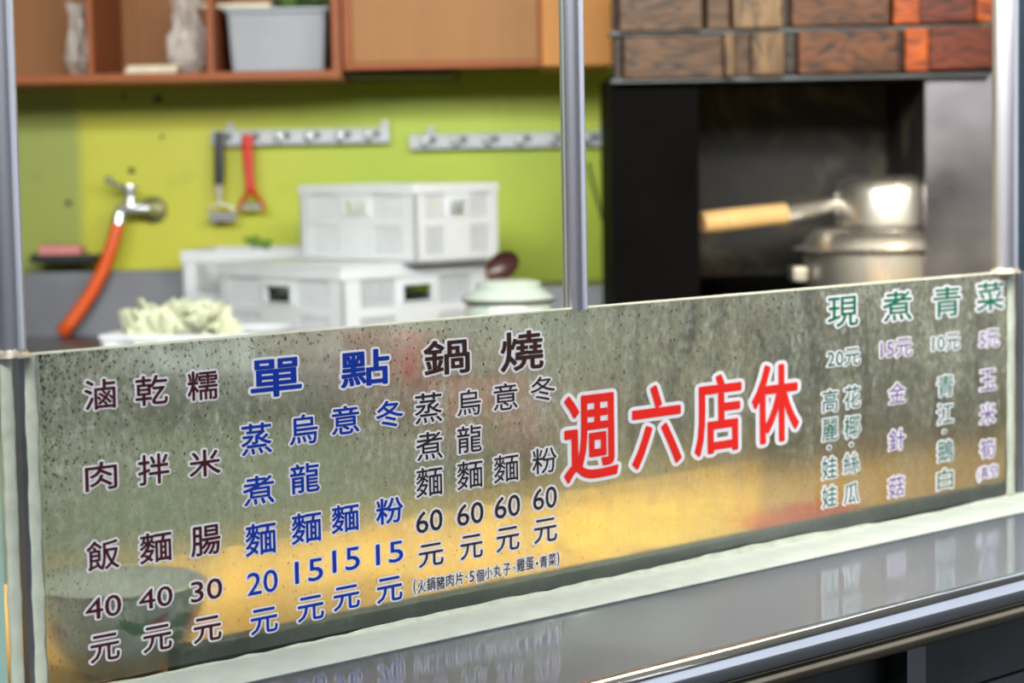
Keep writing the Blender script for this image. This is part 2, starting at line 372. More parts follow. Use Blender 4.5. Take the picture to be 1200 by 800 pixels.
b = MB(); b.tube([GP(UL, NE + 0.004, ZC - 0.036), GP(UR, NE + 0.004, ZC - 0.036)], 0.010, 24); b.build('lower_rail', steel('brownish_rail_steel', (150, 138, 118), 0.25, (1, 1, 30)), ct, smooth=True)
_d = ray(1200, 783); _t = (G0 + nn * (NE + 0.05) - CAM).dot(nn) / _d.dot(nn); zk = (CAM + _d * _t).z
b = MB(); b.box(GP(uc, NE + 0.06, (zk + ZC - 0.025) / 2), g * uh, nn * 0.01, Z * ((ZC - 0.025 - zk) / 2)); b.build('front_panel', M['dark_steel'], ct)
b = MB(); b.box(GP(uc, NE + 0.08, (zk - 0.012) / 2), g * uh, nn * 0.01, Z * ((zk - 0.012) / 2)); b.build('lower_panel', M['steel_dull'], ct)
pu = uo(on_level(1130, 712, ZC - 0.03))
b = MB(); pb = GP(pu - 0.105, NE + 0.035, ZC - 0.04)
b.box(pb - Z * 0.36 - g * 0.0, g * 0.016, nn * 0.012, Z * 0.36); b.build('panel_post', M['steel_dull'], ct)
b = MB(); b.box(GP(pu + 0.20, NE + 0.047, ZC - 0.40), g * 0.003, nn * 0.004, Z * 0.36); b.build('panel_seam', M['steel_panel'], ct)
# inner worktop
wt = thing('inner_worktop', 'wooden worktop, warm light held in its amber colour, directly behind the lettered glass', 'worktop', GP(0.7, 0.25, FLOOR))
b = MB(); b.box(GP(uc, 0.29, ZC - 0.03), g * uh, nn * 0.262, Z * 0.02); b.build('board_top', M['bench'], wt)
b = MB(); b.box(GP(uc, 0.50, (ZC - 0.05) / 2), g * uh, nn * 0.02, Z * ((ZC - 0.05) / 2)); b.build('back_panel', M['tabfront'], wt)
u_s = uo(on_glass(218, 790))
b = MB(); b.box(GP((u_s + UR) / 2, 0.020, ZC + 0.006), g * ((UR - u_s) / 2), nn * 0.012, Z * 0.016)
b.build('grey_strip', M['inner_curb'], wt, bevel=0.003)

# glass pane -------------------------------------------------------
gp = thing('glass_pane', 'condensation-covered glass screen with a Chinese price menu in coloured vinyl', 'glass', GP(U1 / 2, 0, ZC + 0.01))
b = MB(); b.box(GP(U1 / 2, 0.0, (ZT + ZC + 0.01) / 2), g * (U1 / 2), nn * 0.0025, Z * ((ZT - ZC - 0.01) / 2 - 0.0005)); b.build('pane', M['glass'], gp)
b = MB(); b.box(GP(U1 / 2, 0.0, ZT), g * (U1 / 2), nn * 0.0026, Z * 0.0009); b.build('top_edge_highlight', M['edge_glint'], gp, label='bright strip painted in as the top edge highlight')
def bead(u, r, z0, z1, n0=0.0, wob=0.0005, mat='silicone', flat=0.5, parent=gp, name='silicone_bead'):
    pts = []; R = []
    K = 28
    for i in range(K + 1):
        t = i / K; pts.append(GP(u, n0, z0 + (z1 - z0) * t)); R.append(r + wob * (math.sin(i * 0.9 + u * 9) + 0.6 * math.sin(i * 2.3)))
    bb_ = MB(); bb_.tube(pts, R, 14, flat=1)
    for q in bb_.v:
        d = (q - GP(u, n0, q.z)).dot(nn); q -= nn * d * (1 - flat)
    return bb_.build(name, M[mat], parent, smooth=True)
bead(uo(on_glass(41, 600)), 0.0066, ZC, ZT - 0.001)
bead(uo(on_glass(1183, 450)), 0.010, ZC, ZT - 0.001)
# silicone along the bottom with a torn edge
b = MB(); N = 160; vs = []; fs = []
for i in range(N + 1):
    u = UL + (UR - UL) * i / N; h = 0.002 + random.random() * 0.0022 + 0.0012 * math.sin(i * 0.23) + 0.004 * math.exp(-((u - 0.85) / 0.3) ** 2)
    vs += [GP(u, -0.006, ZC + 0.0055), GP(u, -0.0032, ZC + 0.005 + h * 0.8), GP(u, -0.0026, ZC + 0.005 + h), GP(u, -0.0024, ZC + 0.003)]
for i in range(N):
    for j in range(4): fs.append((i * 4 + j, i * 4 + (j + 1) % 4, (i + 1) * 4 + (j + 1) % 4, (i + 1) * 4 + j))
b.add(vs, fs); b.build('bottom_silicone', M['silicone'], gp, smooth=True)
# the neighbouring panes left and right of the posts
lp = thing('glass_pane', 'greenish edge of the side glass left of the left post', 'glass', GP(-0.2, 0, ZC + 0.01))
b = MB(); b.box(GP(-0.375, 0, (ZT + ZC) / 2), g * 0.345, nn * 0.0025, Z * ((ZT - ZC) / 2 - 0.004)); b.build('pane', M['greenglass'], lp)
bead(uo(on_glass(13, 600)), 0.0062, ZC, ZT - 0.002, parent=lp)
rpn = thing('glass_pane', 'short strip of glass right of the right post', 'glass', GP(U1 + 0.3, 0, ZC + 0.01))
b = MB(); b.box(GP(U1 + 0.47, 0, (ZT + ZC) / 2), g * 0.43, nn * 0.0025, Z * ((ZT - ZC) / 2 - 0.003)); b.build('pane', M['greenglass'], rpn)
bead(U1 + 0.052, 0.010, ZC, ZT - 0.002, parent=rpn)

# posts --------------------------------------------------------------
def post(pxa, pya, pxb, width, label, z0, n_off, base=True):
    # stands just behind the glass line; width in metres
    p = on_glass(pxa, pya, n_off); q = V((p.x, p.y, z0))
    t = thing('steel_post', label, 'post', q)
    bb_ = MB(); bb_.tube([q, V((p.x, p.y, 2.72))], width / 2, 40); bb_.build('tube', M['steel_pipe'], t, smooth=True)
    if base:
        bb_ = MB(); r = width / 2
        bb_.lathe((p.x, p.y, ZT), [(r + 0.0002, 0.006), (r + 0.001, 0.003), (r + 0.003, 0.001), (r + 0.004, -0.001), (r * 0.3, -0.003)], 40)
        for v in bb_.v: v += V((random.uniform(-1, 1), random.uniform(-1, 1), random.uniform(-1, 1))) * 0.0007
        bb_.build('weld_collar', M['joint'], t, smooth=True)
    return t
post(9, 300, 9, 0.0250, 'left steel post with a rough weld at the glass corner', ZT - 0.002, 0.0)
post(672, 200, 672, 0.0262, 'middle steel post standing on the glass edge in front of the green wall', ZT - 0.002, 0.004, False)
post(1178, 200, 1178, 0.0335, 'right steel post beside the smeared steel hood panel', ZT - 0.002, 0.0)
for px_, w_, lab in ((27, 0.010, 'dark square upright below the left post'), (1192, 0.016, 'dark square upright below the right post')):
    c = on_glass(px_, 500, 0.004)
    b = MB(); b.box(V((c.x, c.y, (ZC + ZT) / 2)), g * (w_ / 2), nn * 0.005, Z * ((ZT - ZC) / 2 - 0.001))
    tag(b.build('corner_upright', M['steel_dull']), lab, 'post')

# lettering ------------------------------------------------------------
def dirs(px, py):
    p = on_glass(px, py); e = 2.0
    return p, (uo(on_glass(px + e, py - e * 0)) - uo(p)) / e, (p.z - on_glass(px, py + e).z) / e
def outline(ch):
    c = bpy.data.curves.new('t', 'FONT'); c.body = ch; c.resolution_u = 3
    o = bpy.data.objects.new('t', c); COL.objects.link(o)
    c.fill_mode = 'NONE'; m1 = o.to_mesh(); ev = [tuple(v.co[:2]) for v in m1.vertices]; ee = [tuple(e.vertices) for e in m1.edges]; o.to_mesh_clear()
    c.fill_mode = 'FRONT'; bpy.context.view_layer.update(); m2 = o.to_mesh(); fv = [tuple(v.co[:2]) for v in m2.vertices]; ff = [tuple(p.vertices) for p in m2.polygons]; o.to_mesh_clear()
    bpy.data.objects.remove(o); bpy.data.curves.remove(c)
    return ev, ee, fv, ff
cache = {}
CN = 0
def glyph(ch, x0, x1, y0, y1, col, bold=0.0, rim=2.6):
    global CN
    if ch not in cache: cache[ch] = outline(ch)
    ev, ee, fv, ff = cache[ch]
    cx, cy = (x0 + x1) / 2, (y0 + y1) / 2
    sl = (cy - 136) / (3283 - cx)
    hp = max((y1 - y0) - sl * (x1 - x0) * (0.9 if len(ch) == 1 else 1.0), 4); wp = x1 - x0
    p, su, sv = dirs(cx, cy)
    ax0, ax1 = min(q[0] for q in ev), max(q[0] for q in ev); ay0, ay1 = min(q[1] for q in ev), max(q[1] for q in ev)
    kx = (wp - 2 * bold) * su / (ax1 - ax0); ky = (hp - 2 * bold) * sv / (ay1 - ay0)
    mx, my = (ax0 + ax1) / 2, (ay0 + ay1) / 2
    mb = MB()
    def pt(q, off): return p + g * ((q[0] - mx) * kx) + Z * ((q[1] - my) * ky) - nn * off
    def layer(off0, rad, mi):
        off = off0 + 0.00045
        mb.add([pt(q, off) for q in fv], [f if True else f for f in ff], mi)
        if rad <= 0: return
        ru, rv = rad * su, rad * sv
        P = [((q[0] - mx) * kx, (q[1] - my) * ky) for q in ev]
        for i, j in ee:                              # a band of constant width along every outline
            a, c = P[i], P[j]; dx, dy = (c[0] - a[0]) / ru, (c[1] - a[1]) / rv; L = math.hypot(dx, dy)
            if L < 1e-6: continue
            nx, ny = -dy / L * ru, dx / L * rv; off -= 1e-6
            q = [(a[0] + nx, a[1] + ny), (a[0] - nx, a[1] - ny), (c[0] - nx, c[1] - ny), (c[0] + nx, c[1] + ny)]
            mb.add([p + g * s[0] + Z * s[1] - nn * off for s in q], [(0, 1, 2, 3)], mi)
        for a in P:
            K = 8; off -= 1e-6
            mb.add([p + g * (a[0] + ru * math.cos(t * 2 * math.pi / K)) + Z * (a[1] + rv * math.sin(t * 2 * math.pi / K)) - nn * off for t in range(K)], [tuple(range(K))], mi)
    layer(0.0027, bold + rim, 0)
    layer(0.0032, bold, 1)
    o = mb.build('lettering_character', [M['white_vinyl'], M['v_' + col]], gp)
    CN += 1
    return o

T = []
def A(ch, x0, x1, y0, y1, col, bold=0.0, rim=2.6): T.append((ch, x0, x1, y0, y1, col, bold, rim))
mr = 'maroon'
for ch, x0, x1, y0, y1 in [('滷', 96, 133, 442, 481), ('乾', 156, 194, 437.5, 476), ('糯', 217, 252.6, 432, 470), ('肉', 97, 135, 538, 576), ('拌', 159, 196, 529, 569), ('米', 219, 256, 524, 560),
                           ('飯', 99, 137.5, 629, 670), ('麵', 161, 199, 620, 661), ('腸', 221, 256, 612.5, 652.5), ('40', 97.5, 140, 694, 727), ('40', 160, 200, 684, 715), ('30', 221, 258, 675, 706),
                           ('元', 103, 138, 739, 777), ('元', 165, 199, 729, 765), ('元', 224, 257, 719, 754)]:
    A(ch, x0, x1, y0, y1, mr, 0.45 if ch not in ('40', '30') else 0.2, 2.2)
for ch, x0, x1, y0, y1 in [('單', 291, 351, 417, 467), ('點', 396.5, 454, 407, 454.5)]: A(ch, x0, x1, y0, y1, 'blue', 0.9, 2.8)
for ch, x0, x1, y0, y1 in [('鍋', 494, 548, 395, 441), ('燒', 584, 634.5, 385, 436)]: A(ch, x0, x1, y0, y1, 'brown', 0.8, 2.6)
for ch, x0, x1, y0, y1 in [('蒸', 280, 316, 493, 534), ('烏', 336.5, 370, 483, 522), ('意', 386, 418.5, 473, 510), ('冬', 438, 470, 467, 502), ('煮', 282, 319, 554, 593), ('龍', 337.5, 372, 540, 579),
                           ('麵', 285, 321, 609, 652), ('麵', 339, 374, 597, 638), ('麵', 386, 418, 588, 625), ('粉', 438, 470, 580, 615), ('20', 287, 323, 665, 698), ('15', 343, 376, 652, 684), ('15', 387, 419, 639, 671), ('15', 438, 470, 632, 662),
                           ('元', 291, 323, 709, 744), ('元', 346, 377, 695, 729), ('元', 388, 419, 683, 716), ('元', 439, 469, 673, 707)]:
    A(ch, x0, x1, y0, y1, 'blue', 0.4 if ord(ch[0]) > 99 else 0.05, 2.0)
for ch, x0, x1, y0, y1 in [('蒸', 483.5, 515.5, 458, 497), ('烏', 533, 561, 454.5, 488), ('意', 575.5, 604, 447, 481.5), ('冬', 619, 648, 439, 471), ('煮', 485, 516, 503.5, 540), ('龍', 533, 562, 496, 531.5),
                           ('麵', 485, 516, 544.6, 583), ('麵', 533, 563, 537, 574), ('麵', 576, 605, 530, 566), ('粉', 621, 650, 522, 556), ('60', 485, 516, 594.5, 625), ('60', 533, 564, 586, 616.5), ('60', 577, 607, 577.6, 608), ('60', 622, 650, 568, 598),
                           ('元', 488, 517, 634, 665), ('元', 537, 563, 624, 656), ('元', 579, 606, 615, 647), ('元', 623, 650, 605, 637)]:
    A(ch, x0, x1, y0, y1, 'black', 0.15, 2.2)
def crop(ch, x, y, w, h, col='black', bold=0.1):
    X, Y = 460 + x / 5.45, 620 + y / 5.45; hh = h + 0.17 * w; A(ch, X - w / 2, X + w / 2, Y - hh / 2, Y + hh / 2, col, bold, 1.5)
for ch, x, y, w, h in [('(', 127, 365, 3, 19), ('火', 172, 360, 10, 15), ('鍋', 232, 345, 10, 15.5), ('豬', 292, 338, 10, 15.5), ('肉', 352, 322, 9, 15), ('片', 412, 310, 9, 15), ('、', 458, 300, 3, 3.5), ('5', 492, 297, 5.5, 13),
                       ('個', 545, 293, 9, 15), ('小', 598, 275, 9, 14), ('丸', 655, 262, 9, 14.5), ('子', 715, 252, 8.5, 14), ('、', 762, 243, 3, 3.5), ('雞', 805, 225, 9.5, 15.5), ('蛋', 862, 215, 9.5, 15),
                       ('·', 908, 215, 2.4, 2.6), ('青', 950, 205, 9, 14.5), ('菜', 1005, 190, 9, 14.5), (')', 1043, 188, 3, 18)]:
    crop(ch, x, y, w, h)
for ch, x0, x1, y0, y1 in [('週', 658, 722, 457, 566), ('六', 737.6, 796, 447, 550), ('店', 811, 867, 435, 535), ('休', 878.6, 934, 422.6, 521.6)]: A(ch, x0, x1, y0, y1, 'red', 1.5, 4.4)
gr, pu_ = 'green', 'purple'
for ch, x0, x1, y0, y1, c in [('現', 967.5, 1003, 345.6, 384, gr), ('煮', 1032, 1066, 339, 377, gr), ('青', 1091, 1123.5, 334, 372, gr), ('菜', 1142, 1174, 328.5, 365, gr)]: A(ch, x0, x1, y0, y1, c, 0.3, 2.4)
for ch, x0, x1, y0, y1, c in [('20元', 967, 1005, 406.5, 431, gr), ('15元', 1029.5, 1066, 395, 420.5, pu_), ('10元', 1090, 1122, 389.5, 412.5, gr), ('5元', 1145.5, 1168, 385, 408, pu_),
                              ('高', 961, 979, 455, 483, gr), ('花', 987, 1005, 450.5, 479, gr), ('麗', 961, 979, 489, 517, gr), ('椰', 987, 1005, 485.5, 513.5, gr), ('娃', 961, 978, 533.5, 562, gr), ('絲', 986, 1004, 528.5, 555.5, gr),
                              ('娃', 961, 978, 567, 595, gr), ('瓜', 986, 1004, 564, 591, gr), ('金', 1039, 1058, 447, 473, pu_), ('針', 1039, 1058, 501, 528.5, pu_), ('菇', 1038.5, 1057, 556, 583, pu_),
                              ('青', 1096, 1115, 438, 465, gr), ('江', 1096, 1114.5, 471, 497.5, gr), ('鵝', 1096, 1114, 514, 541.5, gr), ('白', 1096, 1114, 547, 574, gr),
                              ('玉', 1146, 1164, 432, 457.5, pu_), ('米', 1146, 1164, 471, 498, pu_), ('筍', 1146, 1163.5, 513, 537.5, pu_), ('(真空', 1143, 1166, 543, 564, pu_)]:
    A(ch, x0, x1, y0, y1, c, 0.0, 1.9)
for x, y in ((969, 524), (995, 520.5), (1104, 505.5)): A('·', x - 1.6, x + 1.6, y - 1.8, y + 1.8, gr, 0, 1.6)
for a in T: glyph(*a)

# condensation droplets ------------------------------------------------
b = MB()
base = [(math.cos(t * math.pi / 3), math.sin(t * math.pi / 3)) for t in range(6)]
def drop(u, z, r, el=1.2):
    p = GP(u, 0, z) - nn * 0.0026
    vs = [p + g * x * r + Z * y * r * el for x, y in base] + [p + g * x * r * 0.6 + Z * y * r * 0.6 * el - nn * r * 0.45 for x, y in base] + [p - nn * r * 0.6]
    fs = [(i, (i + 1) % 6, 6 + (i + 1) % 6, 6 + i) for i in range(6)] + [(6 + i, 6 + (i + 1) % 6, 12) for i in range(6)] + [tuple(reversed(range(6)))]
    b.add(vs, fs)
H = ZT - ZC
for i in range(3800):
    u = random.random() ** 2.1 * U1 * 0.97 + 0.012
    z = ZT - 0.002 - random.random() ** 1.7 * (H - 0.03)
    r = random.choice((0.0005, 0.0006, 0.0007, 0.0009, 0.0011, 0.0014)) * (0.95 if z > ZT - 0.12 else 0.6)
    drop(u, z, r, random.uniform(1, 1.7))
b.build('water_droplets', M['drop'], gp, smooth=True, kind='stuff')

# ================================================================== INNER COUNTER THINGS
zi = ZC - 0.0095                                        # top of the board
# floral enamel bowl
rimc = on_level(140, 683, ZC + 0.073); R = 0.079
bc = V((rimc.x, rimc.y, zi))
bw = thing('enamel_bowl', 'white enamel bowl with pink flowers behind the lower left of the glass', 'bowl', bc)
hb = ZC + 0.073 - zi
outer = [(0.036, 0), (0.040, 0.003), (0.052, 0.012), (0.066, 0.032), (0.074, 0.055), (R, hb)]
prof = outer + [(R + 0.0015, hb + 0.001), (R - 0.001, hb + 0.0005)] + [(r - 0.003, h + 0.002) for r, h in reversed(outer)] + [(0, 0.003)]
b = MB(); b.lathe(bc, [(0, 0)] + prof, 64); b.build('bowl_body', M['enamel'], bw, smooth=True)
b = MB(); b.lathe(bc, [(R + 0.0008, hb + 0.0012), (R + 0.0022, hb + 0.0002), (R + 0.0006, hb - 0.001)], 64); b.build('rim', M['tub'], bw, smooth=True, label='thin grey rim line')
def bowl_r(h):
    for (r1, h1), (r2, h2) in zip(outer, outer[1:]):
        if h1 <= h <= h2: return r1 + (r2 - r1) * (h - h1) / (h2 - h1)
    return R
def decal(ang, h, size, mat, name, petals=0, el=1.0):
    mb = MB(); vs = []; K = 20
    def pt(da, dh, off):
        hh = h + dh; r = bowl_r(hh) + off; a = ang + da; return bc + V((math.cos(a) * r, math.sin(a) * r, hh))
    vs.append(pt(0, 0, 0.0008))
    for i in range(K):
        t = 2 * math.pi * i / K; q = size * (1 + (0.22 * math.cos(petals * t) if petals else 0))
        vs.append(pt(q * el * math.cos(t) / R, q * math.sin(t), 0.0008))
    mb.add(vs, [(0, 1 + i, 1 + (i + 1) % K) for i in range(K)])
    mb.build(name, M[mat], bw)
ca = math.atan2(-bc.y, -bc.x)
for da, h, s in ((0.50, 0.052, 0.012), (1.1, 0.052, 0.011), (-0.12, 0.045, 0.006), (-0.9, 0.05, 0.008)): decal(ca + da, h, s, 'petal', 'flower_print', 5)
for da, h, s in ((0.22, 0.053, 0.007), (0.82, 0.055, 0.008), (0.80, 0.040, 0.006), (0.05, 0.058, 0.005), (1.40, 0.06, 0.006)): decal(ca + da, h, s, 'leafprint', 'leaf_print', 2, 1.4)
# noodles heap
def blob(name, c, rx, ry, h, mat, seed, label, cat, strands=0, parent=None):
    random.seed(seed); mb = MB()
    nu, nv = 32, 9; ph = [random.uniform(0, 6.28) for _ in range(6)]
    vs = []; fs = []
    for j in range(nv):
        t = j / (nv - 1) * math.pi / 2
        for i in range(nu):
            a = 2 * math.pi * i / nu; k = 1 + 0.10 * math.sin(3 * a + ph[0]) + 0.07 * math.sin(7 * a + ph[1] + j)
            vs.append(V(c) + g * (rx * math.cos(t) * k * math.cos(a)) + nn * (ry * math.cos(t) * k * math.sin(a)) + Z * (h * math.sin(t) * (1 + 0.1 * math.sin(5 * a + ph[2]))))
    for j in range(nv - 1):
        for i in range(nu): fs.append((j * nu + i, j * nu + (i + 1) % nu, (j + 1) * nu + (i + 1) % nu, (j + 1) * nu + i))
    mb.add(vs, fs); o = mb.build(name, M[mat], parent, smooth=True)
    return tag(o, label, cat) if not parent else o
c = on_level(800, 622, zi); blob('noodle_heap', GP(uo(c), 0.20, zi), 0.22, 0.13, 0.035, 'noodle', 3, 'yellow noodle heap on the worktop below the red characters', 'noodles')
c = on_level(922, 606, zi + 0.012); blob('carrot_heap', GP(uo(c) - 0.02, 0.10, zi), 0.13, 0.055, 0.034, 'carrot', 5, 'orange-red heap of food glowing through the lower right glass', 'food')
c = on_level(420, 700, zi); blob('tofu_heap', GP(uo(c), 0.16, zi), 0.16, 0.07, 0.022, 'bench', 9, 'low amber heap of fried food behind the blue prices', 'food')

# ================================================================== REAR TABLE AND STOVE
ZR = CAM.z - 0.36                                        # rear table level
YT = 3.45
rt = thing('rear_table', 'grey-green kitchen table carrying the white crates', 'table', (-0.2, 4.05, FLOOR))
xtr = at(716, 300, 3.95).x
b = MB(); b.bb(-1.8, xtr, YT, YW - 0.03, ZR - 0.03, ZR); b.build('table_top', M['steel_dull'], rt)
b = MB(); b.bb(-1.8, xtr, YT + 0.05, YT + 0.07, FLOOR + 0.02, ZR - 0.03); b.build('front_panel', M['tabfront'], rt)
b = MB(); b.bb(-1.8, -1.76, YT + 0.07, YW - 0.05, FLOOR, ZR - 0.03); b.build('side_panel', M['tabfront'], rt)
# splashbacks
sp = MB(); a0 = at(0, 308, 4.65); a1 = at(219, 316, 4.65)
sp.box(((-1.5 + a1.x) / 2, 4.655, (ZR + a1.z) / 2), ((a1.x + 1.5) / 2, 0, 0), (0, 0.01, 0), (0, 0, (a1.z - ZR) / 2))
sp.box(((-1.5 + a1.x) / 2, 4.68, a1.z - 0.004), ((a1.x + 1.5) / 2, 0, 0), (0, 0.018, 0), (0, 0, 0.004))
tag(sp.build('splashback', M['steel_dull']), 'grey metal splashback under the orange hose', 'splashback')
sp = MB(); a0 = at(640, 336, 4.4); a1 = at(714, 334, 4.4)
sp.bb(a0.x - 0.1, a1.x, 4.4, 4.6, ZR, a1.z)
tag(sp.build('equipment_box', M['steel_dull'], bevel=0.004), 'low grey metal box behind the lidded jar', 'box')
# stove
YS = 3.95
x0, xm, x1, x2 = at(718, 300, YS).x, at(820, 300, YS).x, at(1084, 200, YS).x, at(1168, 200, YS).x
ztop = at(900, 91, YS).z
hd = thing('range_hood_alcove', 'soot-black steel stove alcove under the wooden blocks', 'hood', ((x0 + x2) / 2, YS, FLOOR))
zs = CAM.z - 0.33
b = MB(); b.bb(x0, xm, YS, YS + 0.015, zs - 0.02, ztop); b.build('left_panel', M['soot_plain'], hd)
b = MB(); b.bb(xm - 0.015, xm, YS + 0.015, YS + 0.42, zs, ztop); b.build('inner_left_wall', M['soot'], hd)
b = MB(); b.bb(x0, x0 + 0.012, YS + 0.015, YS + 0.44, zs - 0.02, ztop); b.build('outer_left_wall', M['soot_plain'], hd)
b = MB(); b.bb(xm, x2, YS + 0.42, YS + 0.44, zs, ztop); b.build('back_panel', M['soot'], hd)
b = MB(); b.bb(x1 + 0.002, x1 + 0.015, YS + 0.02, YS + 0.42, zs, ztop); b.build('inner_right_wall', M['soot'], hd)
b = MB(); b.bb(x0, x2, YS, YS + 0.44, ztop, ztop + 0.01); b.build('roof', M['soot_plain'], hd)
b = MB(); b.bb(x1, x2, YS - 0.004, YS + 0.012, FLOOR + 0.02, ztop); b.build('right_panel', M['steel_panel'], hd, label='smeared bare steel panel')
st = thing('stove', 'dark steel stove standing inside the black alcove', 'stove', ((x0 + x1) / 2, YS + 0.3, FLOOR))
b = MB(); b.bb(x0, x1 - 0.003, YS - 0.15, YS - 0.002, FLOOR, zs - 0.03); b.bb(xm + 0.002, x1 - 0.003, YS - 0.002, YS + 0.41, zs - 0.08, zs - 0.005)
b.build('stove_body', M['dark_steel'], st)
# burner and pan support on the stove
bq = at(850, 345, YS + 0.25); bq.z = zs
b = MB(); b.lathe(V((bq.x + 0.03, bq.y, zs - 0.005)), [(0, 0), (0.10, 0), (0.105, 0.02), (0.09, 0.03), (0.05, 0.02), (0, 0.02)], 36)
for i in range(6):
    a = i * math.pi / 3; q = V((bq.x + 0.03, bq.y, zs + 0.02)); d = V((math.cos(a), math.sin(a), 0)); b.box(q + d * 0.085, d * 0.03, d.cross(Z) * 0.004, Z * 0.018)
b.build('burner', M['soot'], st, smooth=True)
wk = V((at(885, 340, YS + 0.2).x, YS + 0.22, zs + 0.035))
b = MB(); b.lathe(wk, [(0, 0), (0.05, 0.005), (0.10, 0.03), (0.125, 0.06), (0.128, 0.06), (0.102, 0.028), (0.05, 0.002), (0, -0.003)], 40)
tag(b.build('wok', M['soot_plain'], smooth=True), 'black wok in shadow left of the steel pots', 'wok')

# wooden block cladding
wc = thing('wood_block_canopy', 'scorched wooden blocks stacked in rows above the black alcove', 'cladding', ((x0 + x2) / 2, YS - 0.05, ztop + 0.01))
rows = [
 (37, 92, [(719, 730, 1, .02), (730, 847, 0, .045), (847, 860, 2, .06), (860, 879, 0, .04), (879, 917, 2, .055), (917, 934, 1, .03), (934, 1051, 5, .05), (1051, 1059, 1, .03), (1059, 1087, 3, .045), (1087, 1161, 4, .05)]),
 (-12, 37, [(719, 725, 1, .02), (725, 823, 0, .05), (823, 828, 1, .02), (828, 855, 0, .045), (855, 858, 1, .02), (858, 916, 2, .055), (916, 926, 1, .03), (926, 1041, 5, .05), (1041, 1045, 1, .02), (1045, 1076, 3, .05), (1076, 1141, 4, .045), (1141, 1161, 3, .055)]),
 (-66, -14, [(719, 790, 0, .05), (790, 800, 1, .03), (800, 880, 5, .05), (880, 960, 2, .045), (960, 1060, 0, .05), (1060, 1161, 4, .05)])]
for ya, yb, ps in rows:
    for xa, xb, mi, pr in ps:
        c = (xa + xb) / 2
        off = 0.020 * (c - 900) * -1 * 0.6
        za = at(900, ya, YS).z; zb = at(900, yb, YS).z
        X0, X1 = at(xa, 60, YS - 0.03).x, at(xb, 60, YS - 0.03).x
        rise = (X1 + X0) / 2 - at(900, 60, YS).x
        za += rise * 0.012; zb += rise * 0.012
        b = MB(); b.bb(X0 + 0.0008, X1 - 0.0008, YS - pr, YS + 0.05, zb + 0.004, za - 0.004)
        b.build('wood_block', WD[mi], wc, bevel=0.0025)
for ya in (37, 92.5, -14):
    zz = at(900, ya, YS).z
    b = MB(); b.bb(x0, at(1161, 60, YS - 0.03).x, YS - 0.035, YS + 0.05, zz - 0.0035, zz + 0.0035); b.build('steel_angle', M['dark_steel'], wc)

# pots
pc = at(1040, 330, YS + 0.17); pcx, pcy = pc.x, pc.y
SC = F / pcy
zr = at(1040, 292, pcy).z                                     # rim of the big pot
rb = (1040 - 942) / SC
sp_ = thing('stock_pot', 'large lidded steel stock pot in the black alcove', 'pot', (pcx, pcy, zs))
b = MB(); b.lathe((pcx, pcy, 0), [(0, zs), (rb * .97, zs), (rb, zs + 0.01), (rb, zr - 0.003), (rb + 0.004, zr), (rb - 0.002, zr)], 64); b.build('pot_body', M['steel_pot'], sp_, smooth=True)
b = MB(); b.lathe((pcx, pcy, zr), [(rb + 0.018, 0.002), (rb + 0.020, 0.004), (rb + 0.014, 0.007), (rb + 0.002, 0.007), (rb - 0.002, 0.016), (rb - 0.010, 0.030), (rb - 0.024, 0.040), (rb * 0.7, 0.042), (0, 0.046)], 64); b.build('lid', M['steel_pot'], sp_, smooth=True)
hq = V((pcx - rb, pcy - 0.02, at(1040, 318, pcy).z))
b = MB(); b.box(hq - V((0.014, 0, 0)), (0.014, 0, 0), (0, 0.035, 0), (0, 0, 0.014)); b.build('side_handle', M['steel_pot'], sp_, bevel=0.004)
ru = 66 / SC; zu = zr + 0.047; hu_ = (at(1040, 206, pcy).z - zu); ucx = at(1046, 240, pcy).x
pn = thing('saucepan', 'upturned steel saucepan with a pale wooden handle on the pot lid', 'saucepan', (ucx, pcy, zu))
b = MB(); pf = [(ru - 0.002, 0.001), (ru + 0.003, 0.0), (ru + 0.003, 0.003), (ru, 0.006), (ru, hu_ - 0.030), (ru - 0.004, hu_ - 0.014), (ru - 0.014, hu_ - 0.004), (ru - 0.028, hu_), (0, hu_ + 0.001)]
b.lathe((ucx, pcy, zu), pf, 64); b.build('pan_body', M['steel_pot'], pn, smooth=True)
a = at(978, 238, pcy); a.y = pcy; c1 = at(920, 250, pcy - 0.03); c2 = at(822, 261, pcy - 0.09)
b = MB(); b.tube([a + V((0.02, 0, 0)), a, a.lerp(c1, 0.5), c1], [0.015, 0.017, 0.020, 0.0225], 24, flat=0.9)
b.build('metal_ferrule', M['steel_pot'], pn, smooth=True)
b = MB(); b.box(a + V((0.002, 0, 0.0)), (0.002, 0, 0), (0, 0.014, 0), (0, 0, 0.022)); b.build('bracket', M['steel_pot'], pn, bevel=0.002)
b = MB()
for t in (0.12, 0.42):
    q = c1.lerp(a, t) + Z * 0.0155; b.lathe(q, [(0.004, -0.002), (0.004, 0.002), (0.002, 0.0035), (0, 0.004)], 12)
b.build('rivets', M['chrome'], pn, smooth=True)
b = MB(); b.tube([c1 + (c2 - c1) * t for t in (0, 0.02, 0.3, 0.62, 0.70, 0.715, 0.73, 0.83, 0.845, 0.86, 0.97, 1.0)], [0.022, 0.0225, 0.0228, 0.0235, 0.0235, 0.0222, 0.0235, 0.0236, 0.0222, 0.0236, 0.0234, 0.020], 28, flat=0.9)
b.build('wooden_handle', M['handle_wood'], pn, smooth=True)

